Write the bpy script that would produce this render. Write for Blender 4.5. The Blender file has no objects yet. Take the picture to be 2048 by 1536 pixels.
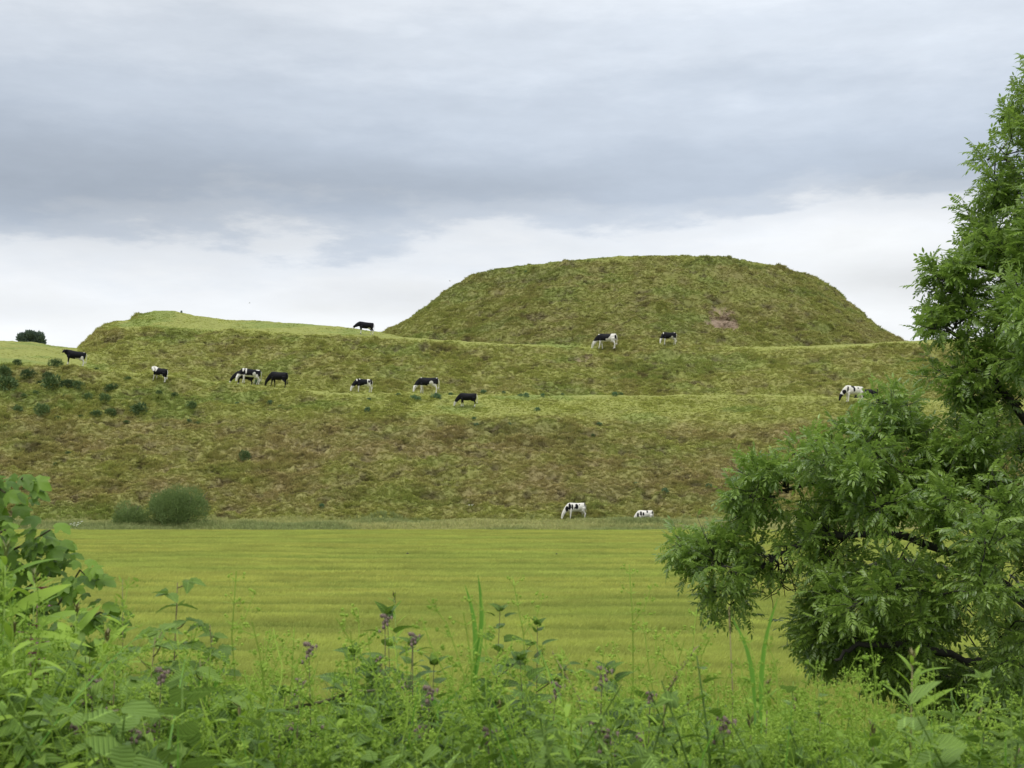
import bpy, math, random
import numpy as np
from mathutils import Vector, Matrix, Euler

random.seed(11)
rng = np.random.default_rng(11)
R = math.radians
scn = bpy.context.scene
COL = scn.collection

# ------------------------------------------------------------------ camera
F, CX, HY, CZ = 2600.0, 1024.0, 961.0, 4.2      # focal in photo pixels, centre column, horizon row, eye height
cam_d = bpy.data.cameras.new('camera')
cam = bpy.data.objects.new('camera', cam_d)
COL.objects.link(cam)
cam.location = (0, 0, CZ)
cam.rotation_euler = (R(90), 0, 0)
cam_d.sensor_width = 36.0
cam_d.lens = 36.0 * F / 2048.0
cam_d.shift_y = (HY - 768.0) / 2048.0
cam_d.clip_start = 0.05
cam_d.clip_end = 8000
cam_d.dof.use_dof = True
cam_d.dof.focus_distance = 90
cam_d.dof.aperture_fstop = 13.0
scn.camera = cam

# ------------------------------------------------------------------ view
scn.view_settings.view_transform = 'Standard'
scn.view_settings.look = 'None'
scn.view_settings.gamma = 1
scn.view_settings.exposure = 0.35
scn.view_settings.use_curve_mapping = False
scn.cycles.max_bounces = 6
scn.cycles.transparent_max_bounces = 4
scn.cycles.use_denoising = True

# ------------------------------------------------------------------ sun
SUN_EL, SUN_AZ = 58.0, 215.0     # azimuth clockwise from +Y: behind the camera, to the left
sd = bpy.data.lights.new('sun', 'SUN')
sd.energy = 1.5
sd.angle = R(35)
sd.color = (1.0, 0.97, 0.92)
sun = bpy.data.objects.new('sun', sd)
COL.objects.link(sun)
sun.rotation_euler = Euler((R(90 - SUN_EL), 0, R(180 - SUN_AZ)), 'XYZ')
sv = Vector((math.sin(R(SUN_AZ)) * math.cos(R(SUN_EL)), math.cos(R(SUN_AZ)) * math.cos(R(SUN_EL)), math.sin(R(SUN_EL))))
sun.rotation_euler = (-sv).to_track_quat('-Z', 'Y').to_euler()
sun.location = (-30, -30, 60)

# ------------------------------------------------------------------ node helpers
class NT:
    def __init__(s, tree):
        s.t = tree
    def n(s, typ, **kw):
        nd = s.t.nodes.new(typ)
        for k, v in kw.items():
            setattr(nd, k, v)
        return nd
    def l(s, a, b):
        s.t.links.new(a, b)
    def m(s, op, a, b=None, c=None, clamp=False):
        nd = s.t.nodes.new('ShaderNodeMath'); nd.operation = op; nd.use_clamp = clamp
        for i, v in enumerate((a, b, c)):
            if v is None: continue
            if isinstance(v, (int, float)): nd.inputs[i].default_value = v
            else: s.l(v, nd.inputs[i])
        return nd.outputs[0]
    def ramp(s, fac, stops, mode='LINEAR'):
        nd = s.t.nodes.new('ShaderNodeValToRGB'); cr = nd.color_ramp; cr.interpolation = mode
        while len(cr.elements) < len(stops): cr.elements.new(0.5)
        for e, (p, c) in zip(cr.elements, stops):
            e.position = p; e.color = (*c, 1)
        s.l(fac, nd.inputs[0]); return nd.outputs[0]
    def mix(s, fac, a, b, mode='MIX'):
        nd = s.t.nodes.new('ShaderNodeMix'); nd.data_type = 'RGBA'; nd.blend_type = mode
        for sock, v in ((nd.inputs[0], fac), (nd.inputs[6], a), (nd.inputs[7], b)):
            if isinstance(v, (int, float)): sock.default_value = v
            elif isinstance(v, tuple): sock.default_value = (*v, 1)
            else: s.l(v, sock)
        return nd.outputs[2]
    def noise(s, vec, scale, detail=3, rough=.55):
        nd = s.t.nodes.new('ShaderNodeTexNoise'); nd.inputs['Scale'].default_value = scale
        nd.inputs['Detail'].default_value = detail; nd.inputs['Roughness'].default_value = rough
        if vec is not None: s.l(vec, nd.inputs['Vector'])
        return nd.outputs[0]

def srgb(r, g, b):
    f = lambda c: ((c / 255 + .055) / 1.055) ** 2.4 if c > 10 else c / 255 / 12.92
    return (f(r), f(g), f(b))

# ------------------------------------------------------------------ world: overcast sky
w = bpy.data.worlds.new('World'); scn.world = w; w.use_nodes = True
nt = NT(w.node_tree); nt.t.nodes.clear()
out = nt.n('ShaderNodeOutputWorld')
tc = nt.n('ShaderNodeTexCoord')
sep = nt.n('ShaderNodeSeparateXYZ'); nt.l(tc.outputs['Generated'], sep.inputs[0])
X, Y, Z = sep.outputs
hyp = nt.m('SQRT', nt.m('ADD', nt.m('MULTIPLY', X, X), nt.m('MULTIPLY', Y, Y)))
el = nt.m('DIVIDE', Z, nt.m('MAXIMUM', hyp, 0.02))                 # tangent of the elevation
az = nt.m('ARCTAN2', X, Y)
comb = nt.n('ShaderNodeCombineXYZ')
nt.l(nt.m('MULTIPLY', az, 2.0), comb.inputs[0]); nt.l(nt.m('MULTIPLY', el, 9.0), comb.inputs[1]); comb.inputs[2].default_value = 3.1
n1 = nt.noise(comb.outputs[0], 1.3, 5, .5)
comb2 = nt.n('ShaderNodeCombineXYZ')
nt.l(nt.m('MULTIPLY', az, 5.0), comb2.inputs[0]); nt.l(nt.m('MULTIPLY', el, 17.0), comb2.inputs[1]); comb2.inputs[2].default_value = 8.4
n2 = nt.noise(comb2.outputs[0], 1.5, 8, .6)
def gauss(a0, e0, sa, se):
    da = nt.m('DIVIDE', nt.m('SUBTRACT', az, a0), sa); de = nt.m('DIVIDE', nt.m('SUBTRACT', el, e0), se)
    q = nt.m('ADD', nt.m('MULTIPLY', da, da), nt.m('MULTIPLY', de, de))
    return nt.m('POWER', 2.718, nt.m('MULTIPLY', q, -1.0))
def pe(px, py): return (px - CX) / F, (HY - py) / F
# elevation warped by large soft billows; clouds hang lower in the middle, break open low on the right
warp = nt.m('ADD', nt.m('MULTIPLY', nt.m('SUBTRACT', n1, .5), .07), nt.m('MULTIPLY', nt.m('SUBTRACT', n2, .5), .115))
g1 = gauss(*pe(650, 540), .17, .055)
g2 = gauss(*pe(1680, 470), .10, .05)
g3 = gauss(*pe(1250, 480), .12, .03)
e2 = nt.m('ADD', el, warp)
e2 = nt.m('ADD', e2, nt.m('MULTIPLY', g1, .012))
e2 = nt.m('SUBTRACT', e2, nt.m('MULTIPLY', g2, .035))
S = lambda v, d=0: srgb(v - (255 - v) * .18 - d, min(254, v + 2), min(255, v + 4 + (255 - v) * .25))
stops = [(0.0, S(250)), (.13, S(251)), (.155, S(248)), (.178, S(240)), (.196, S(215)), (.215, S(203)), (.245, S(204)),
         (.285, S(210)), (.33, S(219)), (.38, S(229)), (.6, S(233)), (1.0, S(237))]
skyc = nt.ramp(e2, stops, 'EASE')
shade = nt.m('ADD', .88, nt.m('MULTIPLY', n2, .26))
shade = nt.m('MULTIPLY', shade, nt.m('ADD', 1.0, nt.m('MULTIPLY', nt.m('MULTIPLY', nt.m('SINE', az), .16), nt.m('MULTIPLY', nt.m('SUBTRACT', el, .22), 6.0, clamp=True))))
shade = nt.m('MULTIPLY', shade, nt.m('SUBTRACT', 1.0, nt.m('MULTIPLY', gauss(*pe(960, 375), .16, .02), .13)))
shade = nt.m('MULTIPLY', shade, nt.m('ADD', 1.0, nt.m('MULTIPLY', gauss(*pe(1450, 0), .25, .12), .10)))
shade = nt.m('MULTIPLY', shade, nt.m('SUBTRACT', 1.0, nt.m('MULTIPLY', gauss(*pe(60, 400), .27, .045), .29)))
comb3 = nt.n('ShaderNodeCombineXYZ')
nt.l(nt.m('MULTIPLY', az, 9.0), comb3.inputs[0]); nt.l(nt.m('MULTIPLY', el, 26.0), comb3.inputs[1]); comb3.inputs[2].default_value = 1.7
n3s = nt.noise(comb3.outputs[0], 2.0, 7, .6)
shade = nt.m('MULTIPLY', shade, nt.m('ADD', .93, nt.m('MULTIPLY', n3s, .14)))
shade = nt.m('MULTIPLY', shade, nt.m('SUBTRACT', 1.0, nt.m('MULTIPLY', gauss(*pe(1880, 575), .11, .017), .20)))
shade = nt.m('MULTIPLY', shade, nt.m('SUBTRACT', 1.0, nt.m('MULTIPLY', gauss(*pe(800, 600), .08, .014), .12)))
shade = nt.m('MULTIPLY', shade, nt.m('SUBTRACT', 1.0, nt.m('MULTIPLY', gauss(*pe(60, 640), .09, .012), .10)))
shade = nt.m('MULTIPLY', shade, nt.m('SUBTRACT', 1.0, nt.m('MULTIPLY', gauss(*pe(1850, 400), .11, .018), .14)))
shade = nt.m('MULTIPLY', shade, nt.m('ADD', 1.0, nt.m('MULTIPLY', nt.m('MULTIPLY', nt.m('SUBTRACT', el, .45), .5, clamp=True), .75)))   # an overcast sky is brightest overhead
mul = nt.n('ShaderNodeVectorMath', operation='SCALE'); nt.l(skyc, mul.inputs[0]); nt.l(shade, mul.inputs['Scale'])
bgc = nt.n('ShaderNodeBackground'); nt.l(mul.outputs[0], bgc.inputs[0]); bgc.inputs[1].default_value = .785
sky = nt.n('ShaderNodeTexSky', sky_type='NISHITA'); sky.sun_disc = False
sky.sun_elevation = R(SUN_EL); sky.sun_rotation = R(SUN_AZ)
bgs = nt.n('ShaderNodeBackground'); nt.l(sky.outputs[0], bgs.inputs[0]); bgs.inputs[1].default_value = 0.1
mx = nt.n('ShaderNodeMixShader'); mx.inputs[0].default_value = .97
nt.l(bgs.outputs[0], mx.inputs[1]); nt.l(bgc.outputs[0], mx.inputs[2]); nt.l(mx.outputs[0], out.inputs[0])

# ------------------------------------------------------------------ general helpers
def P(px, py, Yd):
    """World point seen at photo pixel (px, py) when it stands Yd metres ahead."""
    return Vector(((px - CX) / F * Yd, Yd, CZ + (HY - py) / F * Yd))

def tag(o, label=None, cat=None, group=None, kind=None):
    if label: o['label'] = label
    if cat: o['category'] = cat
    if group: o['group'] = group
    if kind: o['kind'] = kind
    return o

def link(o, parent=None):
    COL.objects.link(o)
    if parent is not None: o.parent = parent
    return o

def empty(name, loc, rz=0):
    o = bpy.data.objects.new(name, None); o.empty_display_size = .1
    o.location = loc; o.rotation_euler = (0, 0, rz); COL.objects.link(o); return o

class G:
    """A bag of vertices and faces."""
    def __init__(s): s.v = []; s.f = []; s.n = 0; s.c = []
    def add(s, v, f, M=None, c=None):
        v = np.asarray(v, float)
        if M is not None:
            M = np.array(M); v = v @ M[:3, :3].T + M[:3, 3]
        s.v.append(v); s.f += [tuple(i + s.n for i in q) for q in f]; s.n += len(v)
        if c is not None: s.c.append(np.tile(c, (len(v), 1)) if np.ndim(c) == 1 else np.asarray(c))
        return s
    def tube(s, pts, rad, k=5, c=None):
        pts = [Vector(p) for p in pts]; n = len(pts)
        if not hasattr(rad, '__len__'): rad = [rad] * n
        vs = []; ref = Vector((0.31, .87, .4)).normalized()
        for i, p in enumerate(pts):
            t = (pts[min(i + 1, n - 1)] - pts[max(i - 1, 0)])
            t = t.normalized() if t.length > 1e-9 else Vector((0, 0, 1))
            a = t.cross(ref); a = a.normalized() if a.length > .05 else t.orthogonal().normalized()
            b = t.cross(a)
            for j in range(k):
                an = 2 * math.pi * j / k
                vs.append(p + (a * math.cos(an) + b * math.sin(an)) * rad[i])
        fs = [(i * k + j, i * k + (j + 1) % k, (i + 1) * k + (j + 1) % k, (i + 1) * k + j) for i in range(n - 1) for j in range(k)]
        fs += [tuple(range(k - 1, -1, -1)), tuple((n - 1) * k + j for j in range(k))]
        return s.add([tuple(q) for q in vs], fs, None, c)
    def mesh(s, name, mat, smooth=True):
        me = bpy.data.meshes.new(name)
        v = np.concatenate(s.v) if s.v else np.zeros((0, 3))
        me.from_pydata(v.tolist(), [], s.f)
        if s.c:
            a = me.color_attributes.new('tint', 'FLOAT_COLOR', 'POINT')
            c = np.concatenate(s.c); c4 = np.ones((len(c), 4), np.float32); c4[:, :3] = c
            a.data.foreach_set('color', c4.ravel())
        if smooth: me.polygons.foreach_set('use_smooth', [True] * len(me.polygons))
        me.materials.append(mat); me.update(); return me
    def obj(s, name, mat, parent=None, smooth=True):
        return link(bpy.data.objects.new(name, s.mesh(name, mat, smooth)), parent)

def frame(pos, d, up=Vector((0, 0, 1)), s=1.0):
    """Matrix with local +Y along d and local +Z near up."""
    d = Vector(d).normalized(); x = d.cross(up)
    x = x.normalized() if x.length > 1e-4 else d.orthogonal().normalized()
    z = x.cross(d)
    M = Matrix((x * s, d * s, z * s)).transposed().to_4x4(); M.translation = pos; return M

def _h(ix, iy, seed):
    n = (ix * 374761393 + iy * 668265263 + seed * 974634777) & 0xffffffff
    n = ((n ^ (n >> 13)) * 1274126177) & 0xffffffff
    return ((n ^ (n >> 16)) & 0xffff) / 65535.0
def vn(x, y, seed=0):
    x = np.asarray(x, float); y = np.asarray(y, float)
    ix = np.floor(x).astype(np.int64); iy = np.floor(y).astype(np.int64)
    fx = x - ix; fy = y - iy; fx = fx * fx * (3 - 2 * fx); fy = fy * fy * (3 - 2 * fy)
    a = _h(ix, iy, seed); b = _h(ix + 1, iy, seed); c = _h(ix, iy + 1, seed); d = _h(ix + 1, iy + 1, seed)
    return (a * (1 - fx) + b * fx) * (1 - fy) + (c * (1 - fx) + d * fx) * fy
def fbm(x, y, seed=0, o=4):
    t = 0; a = 1; s = 0
    for i in range(o):
        t = t + a * vn(x * 2 ** i + 17 * i, y * 2 ** i - 9 * i, seed + i); s += a; a *= .5
    return t / s
def ss(a, b, x):
    t = np.clip((x - a) / (b - a), 0, 1); return t * t * (3 - 2 * t)

def grass_mat(name, rough=.75, mode='INSTANCER', trans=.25, varn=0.0, spec=.25):
    m = bpy.data.materials.new(name); m.use_nodes = True; t = NT(m.node_tree); t.t.nodes.clear()
    o = t.n('ShaderNodeOutputMaterial'); a = t.n('ShaderNodeAttribute', attribute_name='col', attribute_type=mode)
    b = t.n('ShaderNodeAttribute', attribute_name='tint')
    c = t.mix(1.0, a.outputs[0], b.outputs[0], 'MULTIPLY')
    p = t.n('ShaderNodeBsdfPrincipled'); t.l(c, p.inputs['Base Color']); p.inputs['Roughness'].default_value = rough
    p.inputs['Specular IOR Level'].default_value = spec
    tr = t.n('ShaderNodeBsdfTranslucent'); t.l(c, tr.inputs[0])
    mxs = t.n('ShaderNodeMixShader'); mxs.inputs[0].default_value = trans
    t.l(p.outputs[0], mxs.inputs[1]); t.l(tr.outputs[0], mxs.inputs[2]); t.l(mxs.outputs[0], o.inputs[0])
    return m

def leaf_mat(name, c1, c2, rough=.45, trans=.3, spec=.5, nscale=25.0, vein=0.0):
    """Leaf whose tone runs from c1 to c2 per leaf, with a paler vein-like mottle."""
    m = bpy.data.materials.new(name); m.use_nodes = True; t = NT(m.node_tree); t.t.nodes.clear()
    o = t.n('ShaderNodeOutputMaterial'); oi = t.n('ShaderNodeObjectInfo'); tcx = t.n('ShaderNodeTexCoord')
    c = t.mix(oi.outputs['Random'], c1, c2)
    nz = t.noise(tcx.outputs['Object'], nscale, 3)
    c = t.mix(t.m('MULTIPLY', nz, .32), c, tuple(min(1, q * 1.6) for q in c2))
    p = t.n('ShaderNodeBsdfPrincipled')
    if vein:
        sp = t.n('ShaderNodeSeparateXYZ'); t.l(tcx.outputs['Object'], sp.inputs[0]); ax = t.m('ABSOLUTE', sp.outputs[0])
        sn = t.m('SINE', t.m('MULTIPLY', t.m('SUBTRACT', sp.outputs[1], t.m('MULTIPLY', ax, .8)), vein))
        side = t.m('MULTIPLY', t.m('GREATER_THAN', sn, .8), .22); mid = t.m('MULTIPLY', t.m('LESS_THAN', ax, .0012), .7)
        c = t.mix(t.m('MAXIMUM', side, mid), c, tuple(min(1, q * 2.0 + .02) for q in c2))
        bp = t.n('ShaderNodeBump'); bp.inputs['Strength'].default_value = .7; bp.inputs['Distance'].default_value = .003; t.l(t.m('MULTIPLY', sn, -1.0), bp.inputs['Height']); t.l(bp.outputs[0], p.inputs['Normal'])
    t.l(c, p.inputs['Base Color']); p.inputs['Roughness'].default_value = rough
    p.inputs['Specular IOR Level'].default_value = spec
    tr = t.n('ShaderNodeBsdfTranslucent'); t.l(t.mix(.5, c, tuple(min(1, q * 2.0) for q in c2)), tr.inputs[0])
    mxs = t.n('ShaderNodeMixShader'); mxs.inputs[0].default_value = trans
    t.l(p.outputs[0], mxs.inputs[1]); t.l(tr.outputs[0], mxs.inputs[2]); t.l(mxs.outputs[0], o.inputs[0])
    return m

def plain_mat(name, c1, c2, rough=.8, scale=20.0, bump=0.0):
    m = bpy.data.materials.new(name); m.use_nodes = True; t = NT(m.node_tree); p = t.t.nodes['Principled BSDF']
    tcx = t.n('ShaderNodeTexCoord'); nz = t.noise(tcx.outputs['Object'], scale, 4)
    t.l(t.mix(nz, c1, c2), p.inputs['Base Color']); p.inputs['Roughness'].default_value = rough
    if bump:
        b = t.n('ShaderNodeBump'); b.inputs['Strength'].default_value = bump; t.l(nz, b.inputs['Height']); t.l(b.outputs[0], p.inputs['Normal'])
    return m

def variants(name, meshes):
    c = bpy.data.collections.new(name)
    for i, me in enumerate(meshes):
        c.objects.link(bpy.data.objects.new(name + '_kind', me))
    return c

def scatter(name, pts, rot, scl, col, coll, label, cat=None, parent=None, group=None):
    n = len(pts)
    me = bpy.data.meshes.new(name); me.vertices.add(n); me.vertices.foreach_set('co', np.asarray(pts, np.float32).ravel())
    a = me.attributes.new('rot', 'FLOAT_VECTOR', 'POINT'); a.data.foreach_set('vector', np.asarray(rot, np.float32).ravel())
    a = me.attributes.new('scl', 'FLOAT', 'POINT'); a.data.foreach_set('value', np.asarray(scl, np.float32).ravel())
    k = len(coll.objects)
    a = me.attributes.new('vid', 'INT', 'POINT'); a.data.foreach_set('value', rng.integers(0, k, n).astype(np.int32))
    c4 = np.ones((n, 4), np.float32)
    if col is not None: c4[:, :3] = col
    a = me.attributes.new('col', 'FLOAT_COLOR', 'POINT'); a.data.foreach_set('color', c4.ravel())
    me.update()
    o = link(bpy.data.objects.new(name, me), parent)
    tag(o, label, cat, group, 'stuff')
    ng = bpy.data.node_groups.new(name + '_scatter', 'GeometryNodeTree')
    ng.interface.new_socket('Geometry', in_out='INPUT', socket_type='NodeSocketGeometry')
    ng.interface.new_socket('Geometry', in_out='OUTPUT', socket_type='NodeSocketGeometry')
    gi = ng.nodes.new('NodeGroupInput'); go = ng.nodes.new('NodeGroupOutput')
    ip = ng.nodes.new('GeometryNodeInstanceOnPoints'); ip.inputs['Pick Instance'].default_value = True
    ci = ng.nodes.new('GeometryNodeCollectionInfo'); ci.inputs['Collection'].default_value = coll
    ci.inputs['Separate Children'].default_value = True; ci.inputs['Reset Children'].default_value = True
    def na(nm, ty):
        q = ng.nodes.new('GeometryNodeInputNamedAttribute'); q.data_type = ty; q.inputs[0].default_value = nm; return q.outputs[0]
    L = ng.links.new
    L(gi.outputs[0], ip.inputs['Points']); L(ci.outputs[0], ip.inputs['Instance'])
    L(na('vid', 'INT'), ip.inputs['Instance Index']); L(na('rot', 'FLOAT_VECTOR'), ip.inputs['Rotation'])
    L(na('scl', 'FLOAT'), ip.inputs['Scale']); L(ip.outputs[0], go.inputs[0])
    md = o.modifiers.new('scatter', 'NODES'); md.node_group = ng
    return o

# ------------------------------------------------------------------ terrain
def line(pts, v):
    p = np.array(pts, float); return np.interp(v, p[:, 0], p[:, 1])
CREST1 = [(-400, 712), (0, 721), (60, 724), (130, 730), (300, 743), (480, 763), (600, 776), (700, 781), (850, 784), (960, 788), (1100, 788),
          (1300, 787), (1500, 785), (1700, 791), (1900, 797), (2500, 800)]
CREST2 = [(-400, 684), (0, 692), (60, 693), (130, 702), (165, 698), (200, 668), (240, 657), (330, 656), (450, 661), (600, 668), (760, 674), (900, 684),
          (1000, 688), (1100, 691), (1200, 694), (1500, 695), (1650, 693), (1780, 688), (1900, 683), (2500, 690)]
SKY = [(-400, 674), (0, 680), (60, 682), (120, 694), (158, 697), (182, 672), (208, 650), (235, 641), (262, 638), (280, 627), (310, 621), (345, 622),
       (360, 625), (430, 635), (520, 640), (600, 648), (700, 655), (760, 665), (800, 674), (900, 682), (1100, 692), (1500, 694), (1700, 690),
       (1780, 685), (1850, 680), (1900, 678), (2500, 682)]
MX, MY, MR, MT = 17.1, 182.0, 24.5, 31.85
def zof(py, Yd): return CZ + (HY - py) / F * Yd
def bank(X, Y):
    b = np.interp(Y, [-60, -8, 0, 2.5, 5, 7, 12, 14], [1.5, 2.5, 2.75, 2.7, 2.35, 1.9, .15, 0.0])
    return b
def H0(X, Y):
    """Smooth ground height."""
    X = np.asarray(X, float); Y = np.asarray(Y, float)
    Ys = np.maximum(Y, 60)
    px = CX + X / Ys * F
    wob = 1.4 * np.sin(px / 170.0) + .9 * np.sin(px / 71.0 + 1)
    Ls = []
    Ls.append((93.0 + 0 * px, 0 * px + .05))
    Ls.append((100.0 + 0 * px, zof(1046, 100.0) + 0 * px))
    y = 111.5 + wob * .5; Ls.append((y, zof(852 + 10 * np.sin(px / 210.), y)))
    y = 120 + wob; c1 = zof(line(CREST1, px), y); Ls.append((y, c1))
    d = ss(90, 200, px)
    Ls.append((y + 3.5, c1 - 1.0 * d + .35 * (1 - d)))
    y = 127.5 + wob; Ls.append((y, zof(line(CREST1, px) + line([(0, -11), (130, -6), (220, 4)], px), y)))
    y = 138.5 + wob * .8; Ls.append((y, zof(line(CREST2, px), y)))
    y = 150.5 + wob * .5; z7 = zof(line(SKY, px), y); Ls.append((y, z7))
    Ls.append((176 + 0 * px, z7 - .6)); Ls.append((230 + 0 * px, 22.5 + 0 * px)); Ls.append((420 + 0 * px, 4 + 0 * px)); Ls.append((900 + 0 * px, 0 * px))
    z = np.zeros_like(px)
    for off in (-1.0, -.4, 0, .4, 1.0):
        yy = Y + off; zz = np.where(yy < Ls[0][0], .05, 0.0)
        for (ya, za), (yb, zb) in zip(Ls[:-1], Ls[1:]):
            t = np.clip((yy - ya) / (yb - ya), 0, 1); inside = (yy >= ya) & (yy < yb)
            zz = np.where(inside, za + (zb - za) * t, zz)
        z = z + zz / 5
    th = np.arctan2(Y - MY, X - MX)
    r = np.hypot(X - MX, Y - MY)
    rr = r * (1 + .035 * (vn(th * 2.2 + 20, r * .05, 5) - .5) + .03 * (vn(th * 7 + 40, r * .12, 6) - .5))
    rr = rr * (1 + .075 * np.maximum(0, np.cos(th)) * ss(26, 35, r))
    prof = np.interp(rr, [0, 12, 20, 23, 25, 27, 31, 36, 41, 60, 400], [MT + .4, MT + .25, MT + .05, MT - .25, MT - 1.05, MT - 2.5, MT - 5.5, MT - 8.7, MT - 12.0, MT - 24, -300])
    k = .5
    hh = np.clip(.5 + .5 * (prof - z) / k, 0, 1)
    z = z * (1 - hh) + prof * hh + k * hh * (1 - hh) * .3
    taper = ss(-2500, -700, px) * (1 - ss(2700, 4400, px))
    return z * taper
def slope_of(X, Y):
    e = .6
    gx = (H0(X + e, Y) - H0(X - e, Y)) / (2 * e); gy = (H0(X, Y + e) - H0(X, Y - e)) / (2 * e)
    return np.hypot(gx, gy), gx, gy
def rough_amt(sl): return .25 + .75 * ss(.22, .6, sl)
def detail(X, Y, z, sl):
    a = rough_amt(sl) * ss(96, 101, Y)
    terr = fbm(X * .30 + 3, z * 2.1 + .35 * np.sin(X * .13), 21, 3) - .5      # terracettes along the contour
    lump = fbm(X * .75, Y * .9, 31, 3) - .5
    tus = vn(X * 2.3, Y * 2.3 + z, 41) - .5
    pit = np.clip(fbm(X * .75 + 5, z * 3.4 + .4 * Y, 81, 4) - .60, 0, 1)
    fold = fbm(X * .16 + 7, Y * .16, 45, 3) - .5
    return a * (1.2 * fold * ss(139, 146, Y) + .95 * terr + .62 * lump + .36 * tus - 1.9 * pit)
SOIL = [(1446, 634, 34, 22), (1170, 714, 22, 7), (860, 1, 1, 1)]
def ground_colour(X, Y, z, sl):
    px = CX + X / Y * F; py = HY - (z - CZ) / Y * F
    onm = (np.hypot(X - MX, Y - MY) < 42) & (Y > 139)
    n1 = fbm(X * .11, z * .35 + Y * .05, 61, 4); n2 = fbm(X * .6, z * 1.6 + Y * .3, 62, 4); n3 = fbm(X * 2.2, z * 3 + Y, 63, 3)
    bright = np.array(GR['bright']); olive = np.array(GR['olive']); brown = np.array(GR['brown']); dark = np.array(GR['dark']); lush = np.array(GR['lush'])
    steep = ss(.3, .62, sl)
    front = (Y < 119)
    zone = np.where(front, ss(1.2, 3.2, z) * (1 - ss(8.3, 10.8, z + 2.2 * (n1 - .5))), np.where(onm, .42, .36) * steep)
    b = np.clip(zone * (.35 + 1.5 * (n1 - .32)) + 1.1 * (n2 - .54) * (.25 + steep), 0, 1)
    c = bright[None] * (1 - steep[:, None]) + olive[None] * steep[:, None]
    c = c * (1 - b[:, None]) + brown[None] * b[:, None]
    lu = ss(.56, .68, fbm(X * .17 + 50, z * .6 + Y * .1, 71, 4)) * (1 - .6 * zone)
    c = c * (1 - lu[:, None] * .5) + lush[None] * lu[:, None] * .5
    pit_shade = ss(.59, .70, fbm(X * .75 + 5, z * 3.4 + .4 * Y, 81, 4)) * (.15 + .85 * steep)  # shadow painted as dark colour into the same hollows that detail() sinks
    c = c * (1 - pit_shade[:, None] * .65) + dark[None] * pit_shade[:, None] * .65
    c = c * (.88 + .24 * n3)[:, None] * np.where(onm, .86, 1.0)[:, None]
    s = np.zeros_like(px)
    for sx, sy, rx, ry in SOIL:
        q = ((px - sx) / rx) ** 2 + ((py - sy) / ry) ** 2 + 3.2 * (n2 - .5) + 1.6 * (n3 - .5)
        s = np.maximum(s, 1 - ss(.6, 1.1, q))
    s = s * (Y > 130)
    soil = np.array(GR['soil'])[None] * (.75 + .5 * n3)[:, None]
    c = c * (1 - s[:, None]) + soil * s[:, None]
    return c, s
GR = dict(bright=(.43, .455, .125), olive=(.41, .425, .125), brown=(.43, .365, .165), dark=(.12, .09, .06), lush=(.25, .35, .09), soil=(.30, .225, .16))

def grid_mesh(name, XX, YY, ZZ, mat, col=None):
    nr, nc = XX.shape
    me = bpy.data.meshes.new(name); nv = nr * nc
    me.vertices.add(nv)
    co = np.stack([XX, YY, ZZ], -1).reshape(-1, 3).astype(np.float32); me.vertices.foreach_set('co', co.ravel())
    i = np.arange(nr - 1)[:, None] * nc + np.arange(nc - 1)[None]
    q = np.stack([i, i + 1, i + nc + 1, i + nc], -1).reshape(-1, 4)
    me.loops.add(q.size); me.loops.foreach_set('vertex_index', q.ravel().astype(np.int32))
    me.polygons.add(len(q)); me.polygons.foreach_set('loop_start', (np.arange(len(q)) * 4).astype(np.int32))
    me.polygons.foreach_set('use_smooth', [True] * len(q))
    me.update(calc_edges=True)
    if col is not None:
        a = me.color_attributes.new('tint', 'FLOAT_COLOR', 'POINT'); c4 = np.ones((nv, 4), np.float32); c4[:, :3] = col; a.data.foreach_set('color', c4.ravel())
    me.materials.append(mat)
    return link(bpy.data.objects.new(name, me))

def tmat(name, scale=3.0, k=.35, rough=.95):
    m = bpy.data.materials.new(name); m.use_nodes = True; t = NT(m.node_tree); p = t.t.nodes['Principled BSDF']
    a = t.n('ShaderNodeAttribute', attribute_name='tint'); tcx = t.n('ShaderNodeTexCoord')
    nz = t.noise(tcx.outputs['Object'], scale, 6, .65)
    v = t.m('ADD', 1 - k, t.m('MULTIPLY', nz, 2 * k))
    s = t.n('ShaderNodeVectorMath', operation='SCALE'); t.l(a.outputs[0], s.inputs[0]); t.l(v, s.inputs['Scale'])
    t.l(s.outputs[0], p.inputs['Base Color']); p.inputs['Roughness'].default_value = rough; p.inputs['Specular IOR Level'].default_value = .15
    b = t.n('ShaderNodeBump'); b.inputs['Strength'].default_value = .6; b.inputs['Distance'].default_value = .08; t.l(nz, b.inputs['Height']); t.l(b.outputs[0], p.inputs['Normal'])
    return m
M_hill = tmat('hill_turf', 3.5)
M_ground = tmat('field_soil', 1.2)

pxs = np.concatenate([np.linspace(-2600, -300, 80)[:-1], np.arange(-300, 2250, 3.4), np.linspace(2250, 4600, 80)])
ys = np.concatenate([np.arange(94, 160, .2), np.arange(160, 207, .5), np.geomspace(207, 900, 40)])
PX, YY = np.meshgrid(pxs, ys)
XX = (PX - CX) / F * YY
f = lambda a: a.ravel()
z0 = H0(f(XX), f(YY)); sl, gx, gy = slope_of(f(XX), f(YY))
zd = z0 + detail(f(XX), f(YY), z0, sl) * np.where(f(YY) < 230, 1, 0)
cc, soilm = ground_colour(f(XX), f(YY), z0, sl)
zd = zd - .35 * soilm; cc = cc * (.60 + .4 * soilm)[:, None]  # turf colour lowered to imitate shade between tufts; bare soil keeps its own
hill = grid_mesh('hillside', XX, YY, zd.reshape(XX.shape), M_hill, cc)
tag(hill, kind='structure')

def Hd(X, Y):
    X = np.atleast_1d(np.asarray(X, float)); Y = np.atleast_1d(np.asarray(Y, float))
    z = H0(X, Y); s, _, _ = slope_of(X, Y); return z + detail(X, Y, z, s)

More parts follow.
